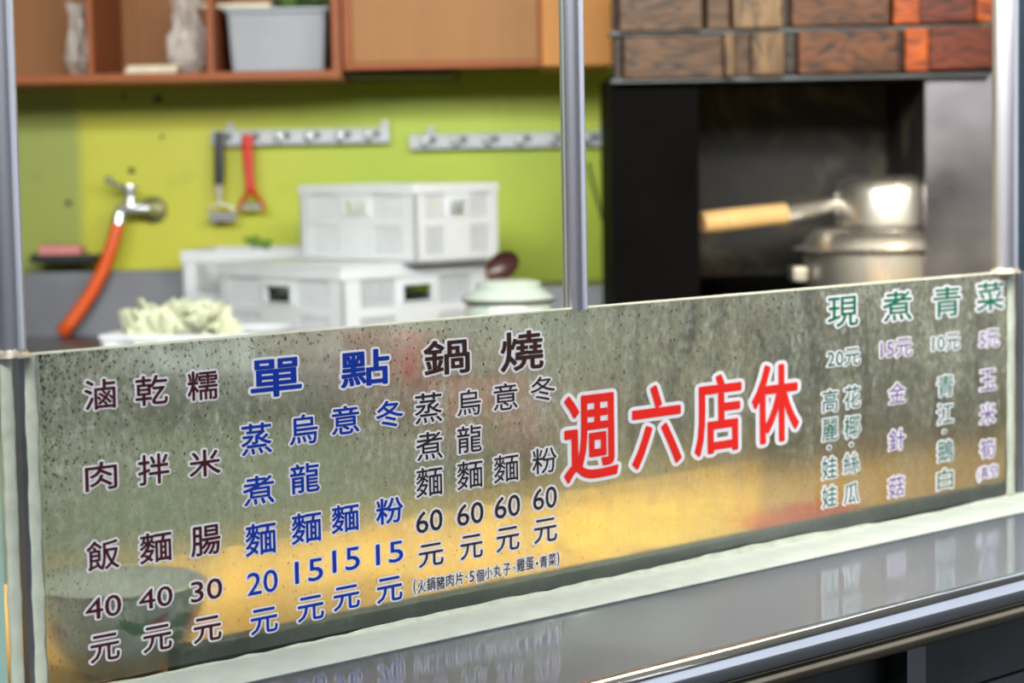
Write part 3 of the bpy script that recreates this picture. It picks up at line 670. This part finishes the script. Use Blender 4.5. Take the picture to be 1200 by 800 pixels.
# ================================================================== CRATES
def crate(cx_px, y_top, y_bot, Y, xl_px, xr_px, label, ang=math.radians(47), group='white vented crates'):
    """near vertical corner at cx_px; left face reaches xl_px, right face xr_px"""
    C_ = at(cx_px, y_bot, Y); ztp = at(cx_px, y_top, Y).z; h = ztp - C_.z
    dl = V((-math.cos(ang), math.sin(ang), 0)); dr = V((math.sin(ang), math.cos(ang), 0))
    def proj_x(p): d = p - CAM; return 600 + F * d.dot(r_) / d.dot(f_)
    def solve(d, target):
        lo, hi = 0.02, 0.9
        for _ in range(40):
            mid = (lo + hi) / 2; x = proj_x(C_ + d * mid)
            if (x - target) * (1 if d.x > 0 else -1) < 0: lo = mid
            else: hi = mid
        return lo
    la, lb = solve(dl, xl_px), solve(dr, xr_px)
    base = C_ + dl * la / 2 + dr * lb / 2
    t = thing('plastic_crate', label, 'crate', base, group)
    fr = MB(); sl = MB(); T_ = 0.0035
    fr.box(base + Z * 0.003, dl * la / 2, dr * lb / 2, Z * 0.003)
    for (o_, d, L, out) in ((C_, dl, la, -dr), (C_, dr, lb, -dl), (C_ + dr * lb, dl, la, dr), (C_ + dl * la, dr, lb, dl)):
        def bx(u0, u1, z0, z1, th=T_, mb=fr, push=0.0):
            mb.box(o_ + d * ((u0 + u1) / 2) + Z * ((z0 + z1) / 2) - out * (T_ - push), d * ((u1 - u0) / 2), out * th, Z * ((z1 - z0) / 2))
        hr = MB(); e = 0.11 * L; pw = 0.30 * L; m0, m1 = L / 2 - pw / 2, L / 2 + pw / 2
        bx(0, L, 0, 0.10 * h); bx(0, L, 0.88 * h, h, 0.006, fr, 0.001); bx(0, e, 0.1 * h, 0.88 * h); bx(L - e, L, 0.1 * h, 0.88 * h)
        bx(e, m0, 0.46 * h, 0.56 * h); bx(m1, L - e, 0.46 * h, 0.56 * h)
        bx(m0, m1, 0.1 * h, 0.60 * h); bx(m0, m1, 0.80 * h, 0.88 * h); bx(m0, m0 + 0.15 * pw, 0.6 * h, 0.8 * h); bx(m1 - 0.15 * pw, m1, 0.6 * h, 0.8 * h)
        for (ua, ub, za, zb) in ((m0 + .12 * pw, m1 - .12 * pw, .59 * h, .61 * h), (m0 + .12 * pw, m1 - .12 * pw, .79 * h, .81 * h), (m0 + .12 * pw, m0 + .17 * pw, .6 * h, .8 * h), (m1 - .17 * pw, m1 - .12 * pw, .6 * h, .8 * h)):
            bx(ua, ub, za, zb, 0.003, hr, 0.004)
        hr.build('handle_rim', M['white_plastic'], t)
        for (ua, ub) in ((e, m0), (m1, L - e)):
            ns = max(3, int((ub - ua) / 0.0085))
            for i in range(ns):
                uu = ua + (ub - ua) * (i + 0.5) / ns
                for za, zb in ((0.1, 0.46), (0.56, 0.88)): bx(uu - 0.0019, uu + 0.0019, za * h, zb * h, 0.0018, sl)
    fr.build('crate_frame', M['white_plastic'], t); sl.build('grille_slats', M['white_plastic'], t, kind='stuff')
    return C_, dl, dr, la, lb, h, base
cr1 = crate(404, 316, 424, 4.0, 258, 572, 'large white vented crate under the smaller crate, beside the lidded jar')
cr2 = crate(488, 216, 309, 4.07, 353, 584, 'top white vented crate stacked highest against the green wall')
cr3 = crate(362, 292, 408, 4.45, 217, 392, 'white vented crate half hidden behind the large crate', math.radians(10))
cr4 = crate(300, 392, 440, 3.72, 120, 350, 'low white crate filled with pale cabbage at left', math.radians(12))
def slab(c, name, label, cat, mat, r=0.05, h=0.02): pass
# lid / board carrying the top crate on the lower crate
b = MB(); C_, dl, dr, la, lb, h, base = cr1
b.box(base + Z * (h + 0.0035), dl * la * 0.5, dr * lb * 0.5, Z * 0.003)
tag(b.build('crate_lid', M['white_plastic'], bevel=0.002), 'flat white lid closing the large lower crate', 'lid')

def leaf(name, c, r, mat, label, seed, cat='cabbage', squash=0.5, group=None, tilt=0.5):
    rnd = random.Random(seed); mb = MB(); nu, nv = 22, 7; vs = []; fs = []; ph = [rnd.uniform(0, 6.28) for _ in range(4)]
    ax = V((rnd.uniform(-tilt, tilt), rnd.uniform(-tilt, tilt), 1)).normalized(); a = ax.orthogonal().normalized(); bb_ = ax.cross(a)
    for j in range(nv):
        q = j / (nv - 1)
        for i in range(nu):
            t = 2 * math.pi * i / nu; rr = r * q * (1 + 0.12 * math.sin(5 * t + ph[0]) + 0.08 * math.sin(9 * t + ph[1]))
            hz = squash * r * (0.9 * q * q) + r * 0.12 * q * math.sin(6 * t + ph[2]) + r * 0.07 * q * math.sin(11 * t + ph[3])
            vs.append(V(c) + a * rr * math.cos(t) + bb_ * rr * math.sin(t) + ax * hz)
    for j in range(nv - 1):
        for i in range(nu): fs.append((j * nu + i, j * nu + (i + 1) % nu, (j + 1) * nu + (i + 1) % nu, (j + 1) * nu + i))
    mb.add(vs, fs); o = mb.build(name, M[mat], smooth=True); md = o.modifiers.new('thick', 'SOLIDIFY'); md.thickness = 0.002
    return tag(o, label, cat, group)
k = 0
for px_, py_, r in ((150, 383, 24), (165, 377, 24), (172, 366, 22), (190, 385, 26), (200, 375, 26), (218, 370, 24), (232, 380, 28), (238, 366, 24), (250, 376, 26), (180, 390, 26), (215, 390, 26), (252, 390, 24)):
    Yk = 3.86 + 0.02 * (k % 3); p = at(px_, py_ + 8, Yk)
    leaf('cabbage_leaf', p, r / F * Yk * 1.0, 'cabbage', 'pale cabbage leaf heaped in the low white crate', 40 + k, 'cabbage', 0.7, 'cabbage leaves in the low crate', 1.2); k += 1
p = at(302, 288, 4.55); leaf('green_leaf', p, 0.030, 'greenleaf', 'green leaf poking over the rim of the half hidden crate', 99, 'leaf', 0.3)
C_, dl, dr, la, lb, h, base = cr2
for i, (a_, b_) in enumerate(((-.2, -.15), (.2, -.1), (0, .2), (-.1, .0))):
    leaf('cabbage_leaf', base + dl * la * a_ + dr * lb * b_ + Z * 0.05, 0.05, 'cabbage', ['leftmost', 'rightmost', 'rearmost', 'central'][i] + ' pale leaf inside the top crate', 120 + i, 'cabbage', 0.6, 'leaves in the top crate', 0.6)

# lidded jar, ladle, basin, towel ------------------------------------
jc = at(596, 350, 3.62); jz = ZR
jr = thing('lidded_jar', 'round white lidded jar right of the large crate', 'jar', (jc.x, jc.y, jz))
hz = jc.z - jz; s_ = 3.62 / F
b = MB(); b.lathe((jc.x, jc.y, jz), [(0, 0), (0.05, 0), (0.068, 0.02), (0.078, 0.06), (0.074, hz - 0.012), (0.068, hz), (0.064, hz)], 56); b.build('jar_body', M['jar'], jr, smooth=True)
b = MB(); b.lathe((jc.x, jc.y, jc.z), [(54 * s_, -0.002), (55 * s_, 0.002), (53 * s_, 0.005), (49 * s_, 0.009), (42 * s_, 0.016), (39 * s_, 0.019), (39 * s_, 0.026), (36 * s_, 0.030), (20 * s_, 0.033), (0, 0.033)], 56); b.build('jar_lid', M['jar'], jr, smooth=True)
b = MB(); b.lathe((jc.x, jc.y, jc.z), [(54.5 * s_, -0.004), (56 * s_, -0.001), (54.5 * s_, 0.002)], 56); b.build('lid_edge', M['inner_curb'], jr, smooth=True, label='dark green edge line of the lid')
lc = at(589, 312, 3.80)
ld = thing('ladle', 'dark brown ladle standing behind the lidded jar', 'ladle', (lc.x - 0.02, lc.y, ZR))
b = MB(); ax = V((-0.25, -1, 0.15)).normalized()
b.lathe(lc, [(0, -0.012), (0.012, -0.011), (0.022, -0.006), (0.030, 0.003), (0.0315, 0.004), (0.024, -0.004), (0.012, -0.008), (0, -0.009)], 36, axis=ax)
for v in b.v: v.z = lc.z + (v.z - lc.z) * 0.82 + (v.x - lc.x) * 0.25
b.build('ladle_bowl', M['ladle'], ld, smooth=True)
b = MB(); b.tube([lc + V((-0.02, 0.004, -0.022)), V((lc.x - 0.035, lc.y, ZR + 0.08)), V((lc.x - 0.05, lc.y, ZR))], [0.005, 0.005, 0.006], 12); b.build('ladle_handle', M['ladle'], ld, smooth=True)
bcn = at(462, 392, 3.62)
b = MB(); hbz = bcn.z - ZR; b.lathe((bcn.x, bcn.y, ZR), [(0, 0), (0.065, 0), (0.07, 0.004), (0.090, hbz), (0.096, hbz + 0.001), (0.096, hbz - 0.004), (0.092, hbz - 0.004)] + [(0.087, hbz - 0.002), (0.066, 0.005), (0, 0.004)], 48)
tag(b.build('plastic_basin', M['redbasin'], smooth=True), 'red plastic basin behind the glass in front of the large crate', 'basin')
b = MB(); tw0 = at(500, 450, YT - 0.02); tw1 = at(640, 540, YT - 0.02); vs = []; fs = []; NX = 30
for i in range(NX + 1):
    x = tw0.x + (tw1.x - tw0.x) * i / NX; y = YT - 0.012 + 0.006 * math.sin(i * 0.9)
    vs += [V((x, YT + 0.10, ZR + 0.002)), V((x, YT - 0.006, ZR + 0.003)), V((x, y, ZR - 0.01)), V((x, y - 0.004, tw1.z))]
for i in range(NX):
    for j in range(3): fs.append((i * 4 + j, i * 4 + j + 1, (i + 1) * 4 + j + 1, (i + 1) * 4 + j))
b.add(vs, fs); o = b.build('hand_towel', M['pinkcloth'], smooth=True); md = o.modifiers.new('t', 'SOLIDIFY'); md.thickness = 0.003; md.offset = 1
tag(o, 'dusty red towel hanging over the front of the rear table', 'towel')

# ================================================================== THINGS ON THE GREEN WALL
def hook_rail(x0p, x1p, yp, hooks, brackets, label, Y=YW - 0.03):
    a = at(x0p, yp + 0.02 * 0, Y); c = at(x1p, yp, Y); zc = at((x0p + x1p) / 2, yp, Y).z; hw = 8.5 / F * Y
    t = thing('hook_rail', label, 'hook rail', ((a.x + c.x) / 2, YW, zc), 'chrome hook rails')
    b = MB(); b.bb(a.x, c.x, Y - 0.0015, Y + 0.0015, zc - hw, zc + hw); b.bb(a.x, c.x, Y - 0.006, Y, zc + hw - 0.002, zc + hw); b.bb(a.x, c.x, Y - 0.006, Y, zc - hw, zc - hw + 0.002)
    b.build('strip', M['chrome'], t)
    for hx in hooks:
        q = at(hx, yp + 1, Y); q.z = zc; b = MB()
        b.lathe(q - V((0, 0.002, 0)), [(0.011, 0.0), (0.011, 0.002), (0.007, 0.005), (0, 0.005)], 16, axis=(0, -1, 0))
        b.tube([q + V((0, -0.005, 0.0)), q + V((0, -0.014, -0.003)), q + V((0, -0.022, -0.008)), q + V((0, -0.024, -0.001))], [0.003, 0.003, 0.003, 0.0035], 10)
        b.build('hook', M['chrome'], t, smooth=True)
        b = MB(); b.lathe(q + V((0.018, -0.0012, 0.002)), [(0.008, -0.0015), (0.008, 0.001), (0, 0.001)], 16, axis=(0, -1, 0)); b.build('slot', M['dark_steel'], t, label='dark punched slot')
    for bx_ in brackets:
        q = at(bx_, yp, Y); b = MB(); b.bb(q.x - 0.008, q.x + 0.008, Y + 0.001, YW, zc - hw, zc + hw + 0.002)
        b.bb(q.x - 0.007, q.x + 0.007, Y + 0.004, Y + 0.010, zc + hw, zc + hw + 0.016)
        b.tube([V((q.x, Y + 0.005, zc + hw + 0.011)), V((q.x, Y - 0.004, zc + hw + 0.011))], 0.0045, 12)
        b.build('bracket', M['chrome'], t)
hook_rail(248, 456, 160, (258, 290, 327, 362, 398, 432), (270, 451), 'left bright chrome hook rail with two peelers hanging')
hook_rail(480, 714, 164, (498, 534, 571, 609, 648, 688), (505, 707), 'right empty chrome hook rail behind the middle post')
# black peeler
Yp = YW - 0.055
def Pp(x, y): return at(x, y, Yp)
pl = thing('peeler', 'black handled vegetable peeler hanging from the left hook rail', 'peeler', Pp(257, 262), 'peelers')
b = MB(); b.tube([Pp(257, 154), Pp(257, 175), Pp(257, 205), Pp(256.5, 218)], [0.010, 0.0115, 0.0115, 0.010], 16, flat=0.5); b.build('handle', M['black'], pl, smooth=True)
b = MB(); b.tube([Pp(256.5, 217), Pp(257, 236)], [0.009, 0.006], 14, flat=0.6)
arc = [Pp(260 + 15 * math.cos(t) - 0, 248 - 9 * math.sin(t)) for t in [math.pi * k / 12 for k in range(13)]]
b.tube(arc, 0.003, 10, flat=0.8); b.build('yoke', M['steel_pot'], pl, smooth=True)
b = MB(); q0, q1 = Pp(245, 254), Pp(276, 254); b.box((q0 + q1) / 2, (q1 - q0) / 2, (0, 0.001, 0), (0, 0, 0.009)); b.build('blade', M['steel_dull'], pl)
pl = thing('peeler', 'red plastic peeler hanging beside the black peeler', 'peeler', Pp(293, 248), 'peelers')
b = MB(); b.tube([Pp(290, 158), Pp(290, 175), Pp(292, 205), Pp(294, 224)], [0.0125, 0.012, 0.010, 0.011], 16, flat=0.45)
b.tube([Pp(294, 222), Pp(286, 232), Pp(280.5, 241), Pp(280, 248)], [0.010, 0.008, 0.006, 0.006], 12, flat=0.6)
b.tube([Pp(294, 222), Pp(303, 231), Pp(308.5, 240), Pp(309, 247)], [0.010, 0.008, 0.006, 0.006], 12, flat=0.6); b.build('handle', M['red'], pl, smooth=True)
b = MB(); q0, q1 = Pp(280, 242), Pp(308, 242); b.box((q0 + q1) / 2, (q1 - q0) / 2, (0, 0.001, 0), (0, 0, 0.005)); b.build('blade', M['steel_dull'], pl)

# tap and orange hose
tq = at(180, 246, YW)
tp = thing('wall_tap', 'chrome lever tap on the green wall above the splashback', 'tap', tq)
b = MB(); b.lathe(tq, [(0.030, 0), (0.030, 0.004), (0.024, 0.010), (0.012, 0.014), (0.011, 0.05), (0, 0.05)], 32, axis=(0, -1, 0)); b.build('wall_flange', plain('worn_flange', (150, 150, 110), 0.4, 0.6, 0.2), tp, smooth=True)
Yt = YW - 0.07
b = MB(); b.tube([at(180, 246, Yt + 0.02), at(172, 244, Yt), at(152, 243, Yt), at(140, 246, Yt), at(139, 256, Yt)], [0.011, 0.012, 0.013, 0.011, 0.009], 18)
b.lathe(at(153, 242, Yt), [(0, -0.01), (0.014, -0.008), (0.016, 0.006), (0.013, 0.012), (0.012, 0.026), (0.016, 0.034), (0.014, 0.046), (0, 0.050)], 24); b.build('tap_body', M['chrome'], tp, smooth=True)
b = MB(); b.tube([at(153, 222, Yt), at(142, 220, Yt), at(128, 212, Yt)], [0.006, 0.005, 0.006], 12); b.lathe(at(127, 211, Yt), [(0, -0.008), (0.007, -0.006), (0.008, 0.002), (0.005, 0.008), (0, 0.009)], 16); b.build('lever', M['steel_dull'], tp, smooth=True)
hp_ = [(140, 252), (138, 262), (134, 278), (128, 298), (119, 320), (108, 341), (95, 361), (83, 377), (72, 391)]
pts = [at(x, y, Yt - 0.004 * i) for i, (x, y) in enumerate(hp_)]
b = MB(); b.tube(pts, [0.0115] * 2 + [0.0125] * 6 + [0.0135], 20, cap=False); o = b.build('rubber_hose', M['orange'], smooth=True); md = o.modifiers.new('t', 'SOLIDIFY'); md.thickness = 0.002
tag(o, 'orange rubber hose hanging from the wall tap', 'hose')
b = MB(); b.tube([pts[0] + Z * 0.001, pts[1]], 0.0145, 18); b.build('hose_clamp', M['chrome'], o, smooth=True)
# ledge with sponge
a = at(36, 300, 4.6); c = at(113, 300, 4.6)
b = MB(); lz = at(75, 303, 4.62).z
b.bb(a.x, c.x, 4.585, 4.698, lz - 0.006, lz); b.bb(a.x, c.x, 4.585, 4.589, lz, lz + 0.010); b.bb(a.x, a.x + 0.004, 4.585, 4.698, lz, lz + 0.010); b.bb(c.x - 0.004, c.x, 4.585, 4.698, lz, lz + 0.010)
tag(b.build('soap_dish', M['black'], bevel=0.002), 'black dish with a pink sponge on the splashback edge', 'dish')
a = at(46, 294, 4.62); c = at(96, 296, 4.62)
b = MB(); b.box(((a.x + c.x) / 2, 4.635, lz + 0.015), ((c.x - a.x) / 2, 0, -0.002), (0, 0.03, 0), (0, 0, 0.014)); tag(b.build('sponge', M['sponge'], bevel=0.005), 'pink sponge in the black dish', 'sponge')
# loose cable
b = MB(); b.tube([at(688, 190, YW - 0.012), at(697, 225, YW - 0.012), at(706, 258, YW - 0.012), at(716, 292, YW - 0.012), at(718, 330, YW - 0.012)], 0.0024, 8)
tag(b.build('cable', M['cable'], smooth=True), 'thin dark cable on the wall right of the middle post', 'cable')
# screw holes / old plugs on the wall
for x, y, r, wh in ((185, 116, 5, 'large dark screw plug just below the open shelf'), (145, 113, 3, 'small dark plug left of the large one below the shelf'), (154, 200, 4, 'dark plug directly above the wall tap'), (80, 238, 3.5, 'dark plug left of the wall tap'), (190, 160, 2.5, 'faint tiny plug left of the hook rail')):
    q = at(x, y, YW); b = MB(); b.lathe(q, [(r / F * YW, 0), (r / F * YW * 0.8, 0.003), (0, 0.002)], 14, axis=(0, -1, 0))
    tag(b.build('wall_plug', M['cable'], smooth=True), wh, 'wall plug', 'old wall plugs')

# ================================================================== CUPBOARDS
YC = 4.35; YB = YW - 0.002
zb = at(210, 95, YC).z; zt_ = at(210, 85, YC).z; ztopc = 2.25
sh = thing('open_shelf_cabinet', 'orange-brown open shelf cabinet holding plastic bags and a tub', 'cabinet', (at(210, 90, YC).x, YC, zb))
X = lambda px, Y=YC: at(px, 60, Y).x
b = MB(); b.bb(-1.6, X(400), YC, YB, zb, zt_); b.build('bottom_board', M['edge_wood'], sh)
b = MB(); b.bb(-1.6, X(400), YB - 0.012, YB, zt_, ztopc); b.build('back_board', M['cab_back'], sh)
for pa, pb in ((103, 109), (243, 250)):
    b = MB(); b.bb(X(pa), X(pb), YC, YB - 0.012, zt_, ztopc); b.build('divider', M['edge_wood'], sh)
b = MB(); b.bb(X(389), X(400), YC - 0.001, YB - 0.012, zt_, ztopc); b.build('side_board', M['edge_wood'], sh)
b = MB(); b.bb(-1.6, X(400), YC, YB, ztopc, ztopc + 0.02); b.build('top_board', M['edge_wood'], sh)
zcb = at(520, 80, YC - 0.03).z
cb = thing('wall_cupboard', 'tan wall cupboard with an orange-brown framed door over the hook rails', 'cupboard', (X(520), YC, zcb))
b = MB(); b.bb(X(402), X(634), YC + 0.0, YB, zcb + 0.012, ztopc); b.build('cupboard_body', M['edge_wood'], cb)
b = MB(); yd = YC - 0.022
xa, xb_ = X(402, yd), X(636, yd); zl = zcb; fw = 13 / F * yd
b.bb(xa, xb_, yd, YC - 0.001, zl, zl + fw * 0.6); b.bb(xa, xa + fw * 0.8, yd, YC - 0.001, zl + fw * 0.6, ztopc); b.bb(xb_ - fw * 0.4, xb_, yd, YC - 0.001, zl + fw * 0.6, ztopc)
dr_ = b.build('door', M['edge_wood'], cb, bevel=0.002)
b = MB(); b.bb(xa + fw * 0.8 + 0.0005, xb_ - fw * 0.4 - 0.0005, yd + 0.006, YC - 0.002, zl + fw * 0.6 + 0.001, ztopc); b.build('door_panel', M['cab_wood'], dr_, label='tan veneer panel')
b = MB(); b.bb(X(404), X(530), YC + 0.05, YB, zcb + 0.012 - 0.022, zcb + 0.011); b.build('under_shadow_strip', WD[1], cb, label='dark strip standing in for the shadow under the cupboard')  # dark solid modelled where only the shadow gap lies
zpb = at(675, 77, YC - 0.04).z
b = MB(); yb_ = YC - 0.045; b.bb(X(635, yb_), X(717, yb_), yb_, YB, zpb, ztopc)
tag(b.build('pine_box', M['pine'], bevel=0.002), 'light pine box between the cupboard and the wooden blocks', 'box')

# shelf contents
def bag(px0, px1, py0, py1, Y, seed, label):
    rnd = random.Random(seed); c = at((px0 + px1) / 2, py1, Y); hx = (px1 - px0) / 2 / F * Y; hh = (py1 - py0) / F * Y
    mb = MB(); nu, nv = 40, 22; vs = []; fs = []; ph = [rnd.uniform(0, 6.28) for _ in range(8)]
    for j in range(nv):
        q = j / (nv - 1); rr = (1 - 0.55 * q) * (0.35 + 0.65 * min(1, q * 5)) if q < 0.8 else (0.45 + (q - 0.8) * 1.3)
        for i in range(nu):
            t = 2 * math.pi * i / nu
            k_ = 1 + 0.14 * math.sin(4 * t + ph[0] + 5 * q) + 0.10 * math.sin(7 * t + ph[1] - 8 * q) + 0.07 * math.sin(13 * t + ph[2] + 13 * q)
            vs.append(V((c.x + hx * rr * k_ * math.cos(t), c.y + 0.07 * rr * k_ * math.sin(t), zt_ + hh * q)))
    for j in range(nv - 1):
        for i in range(nu): fs.append((j * nu + i, j * nu + (i + 1) % nu, (j + 1) * nu + (i + 1) % nu, (j + 1) * nu + i))
    fs.append(tuple(reversed(range(nu))))
    mb.add(vs, fs); return tag(mb.build('plastic_bag', M['bag'], smooth=True), label, 'bag', 'clear bags on the shelf')
bag(78, 108, 0, 84, 4.46, 2, 'crumpled clear plastic bag left of the first shelf divider')
bag(196, 246, -8, 82, 4.48, 5, 'crumpled clear plastic bag beside the foam tray')
fa, fb = at(148, 75, 4.42), at(207, 75, 4.42)
for i in range(3):
    b = MB(); z0 = zt_ + i * 0.006; b.bb(fa.x + 0.004 * i, fb.x + 0.004 * i, 4.39, 4.50, z0, z0 + 0.005)
    b.bb(fa.x + 0.004 * i - 0.003, fb.x + 0.004 * i + 0.003, 4.385, 4.505, z0 + 0.0045, z0 + 0.0055)
    tag(b.build('foam_tray', M['foam'], bevel=0.001), ['bottom', 'middle', 'top'][i] + ' cream foam tray of the small stack on the shelf', 'tray', 'foam trays')
ta, tb = at(267, 78, 4.44), at(352, 78, 4.44)
tt = thing('storage_tub', 'cloudy grey plastic tub with leaves on the shelf', 'tub', ((ta.x + tb.x) / 2, 4.52, zt_))
tz = at(300, 14, 4.44).z
vs = []
b = MB(); xc = (ta.x + tb.x) / 2; hx = (tb.x - ta.x) / 2 + 0.03; yc = 4.54
def frust(mb, xc, yc, hx0, hy0, z0, hx1, hy1, z1):
    v = [V((xc + sx_ * hx_, yc + sy_ * hy_, z)) for (hx_, hy_, z) in ((hx0, hy0, z0), (hx1, hy1, z1)) for sx_, sy_ in ((-1, -1), (1, -1), (1, 1), (-1, 1))]
    mb.add(v, [(3, 2, 1, 0), (4, 5, 6, 7), (0, 1, 5, 4), (1, 2, 6, 5), (2, 3, 7, 6), (3, 0, 4, 7)])
xc = (at(267, 78, 4.44).x + at(383, 78, 4.44).x) / 2; hx = (at(383, 78, 4.44).x - at(267, 78, 4.44).x) / 2
frust(b, xc, yc, hx * 0.93, 0.085, zt_ + 0.001, hx, 0.10, tz); b.build('tub_body', M['tub'], tt, bevel=0.006)
b = MB(); b.bb(xc - hx - 0.006, xc + hx + 0.006, 4.432, 4.648, tz, tz + 0.008); b.build('tub_rim', M['tub'], tt, bevel=0.002)
b = MB(); b.bb(at(235, 5, 4.44).x, at(318, 5, 4.44).x, 4.43, 4.62, tz + 0.009, tz + 0.018); tag(b.build('tub_lid', M['foam'], bevel=0.003), 'cream lid lying askew across the storage tub', 'lid')
for i in range(5):
    p = at(330 + i * 12, 8, 4.50 + 0.02 * (i % 2)); p.z = tz + 0.012; leaf('leafy_green', p, 0.032, 'greenleaf' if i % 2 else 'tubgreen', ['leftmost', 'second from left', 'middle', 'second from right', 'rightmost'][i] + ' green leaf spilling over the storage tub', 200 + i, 'leaf', 0.5, 'leaves on the storage tub', 0.6)
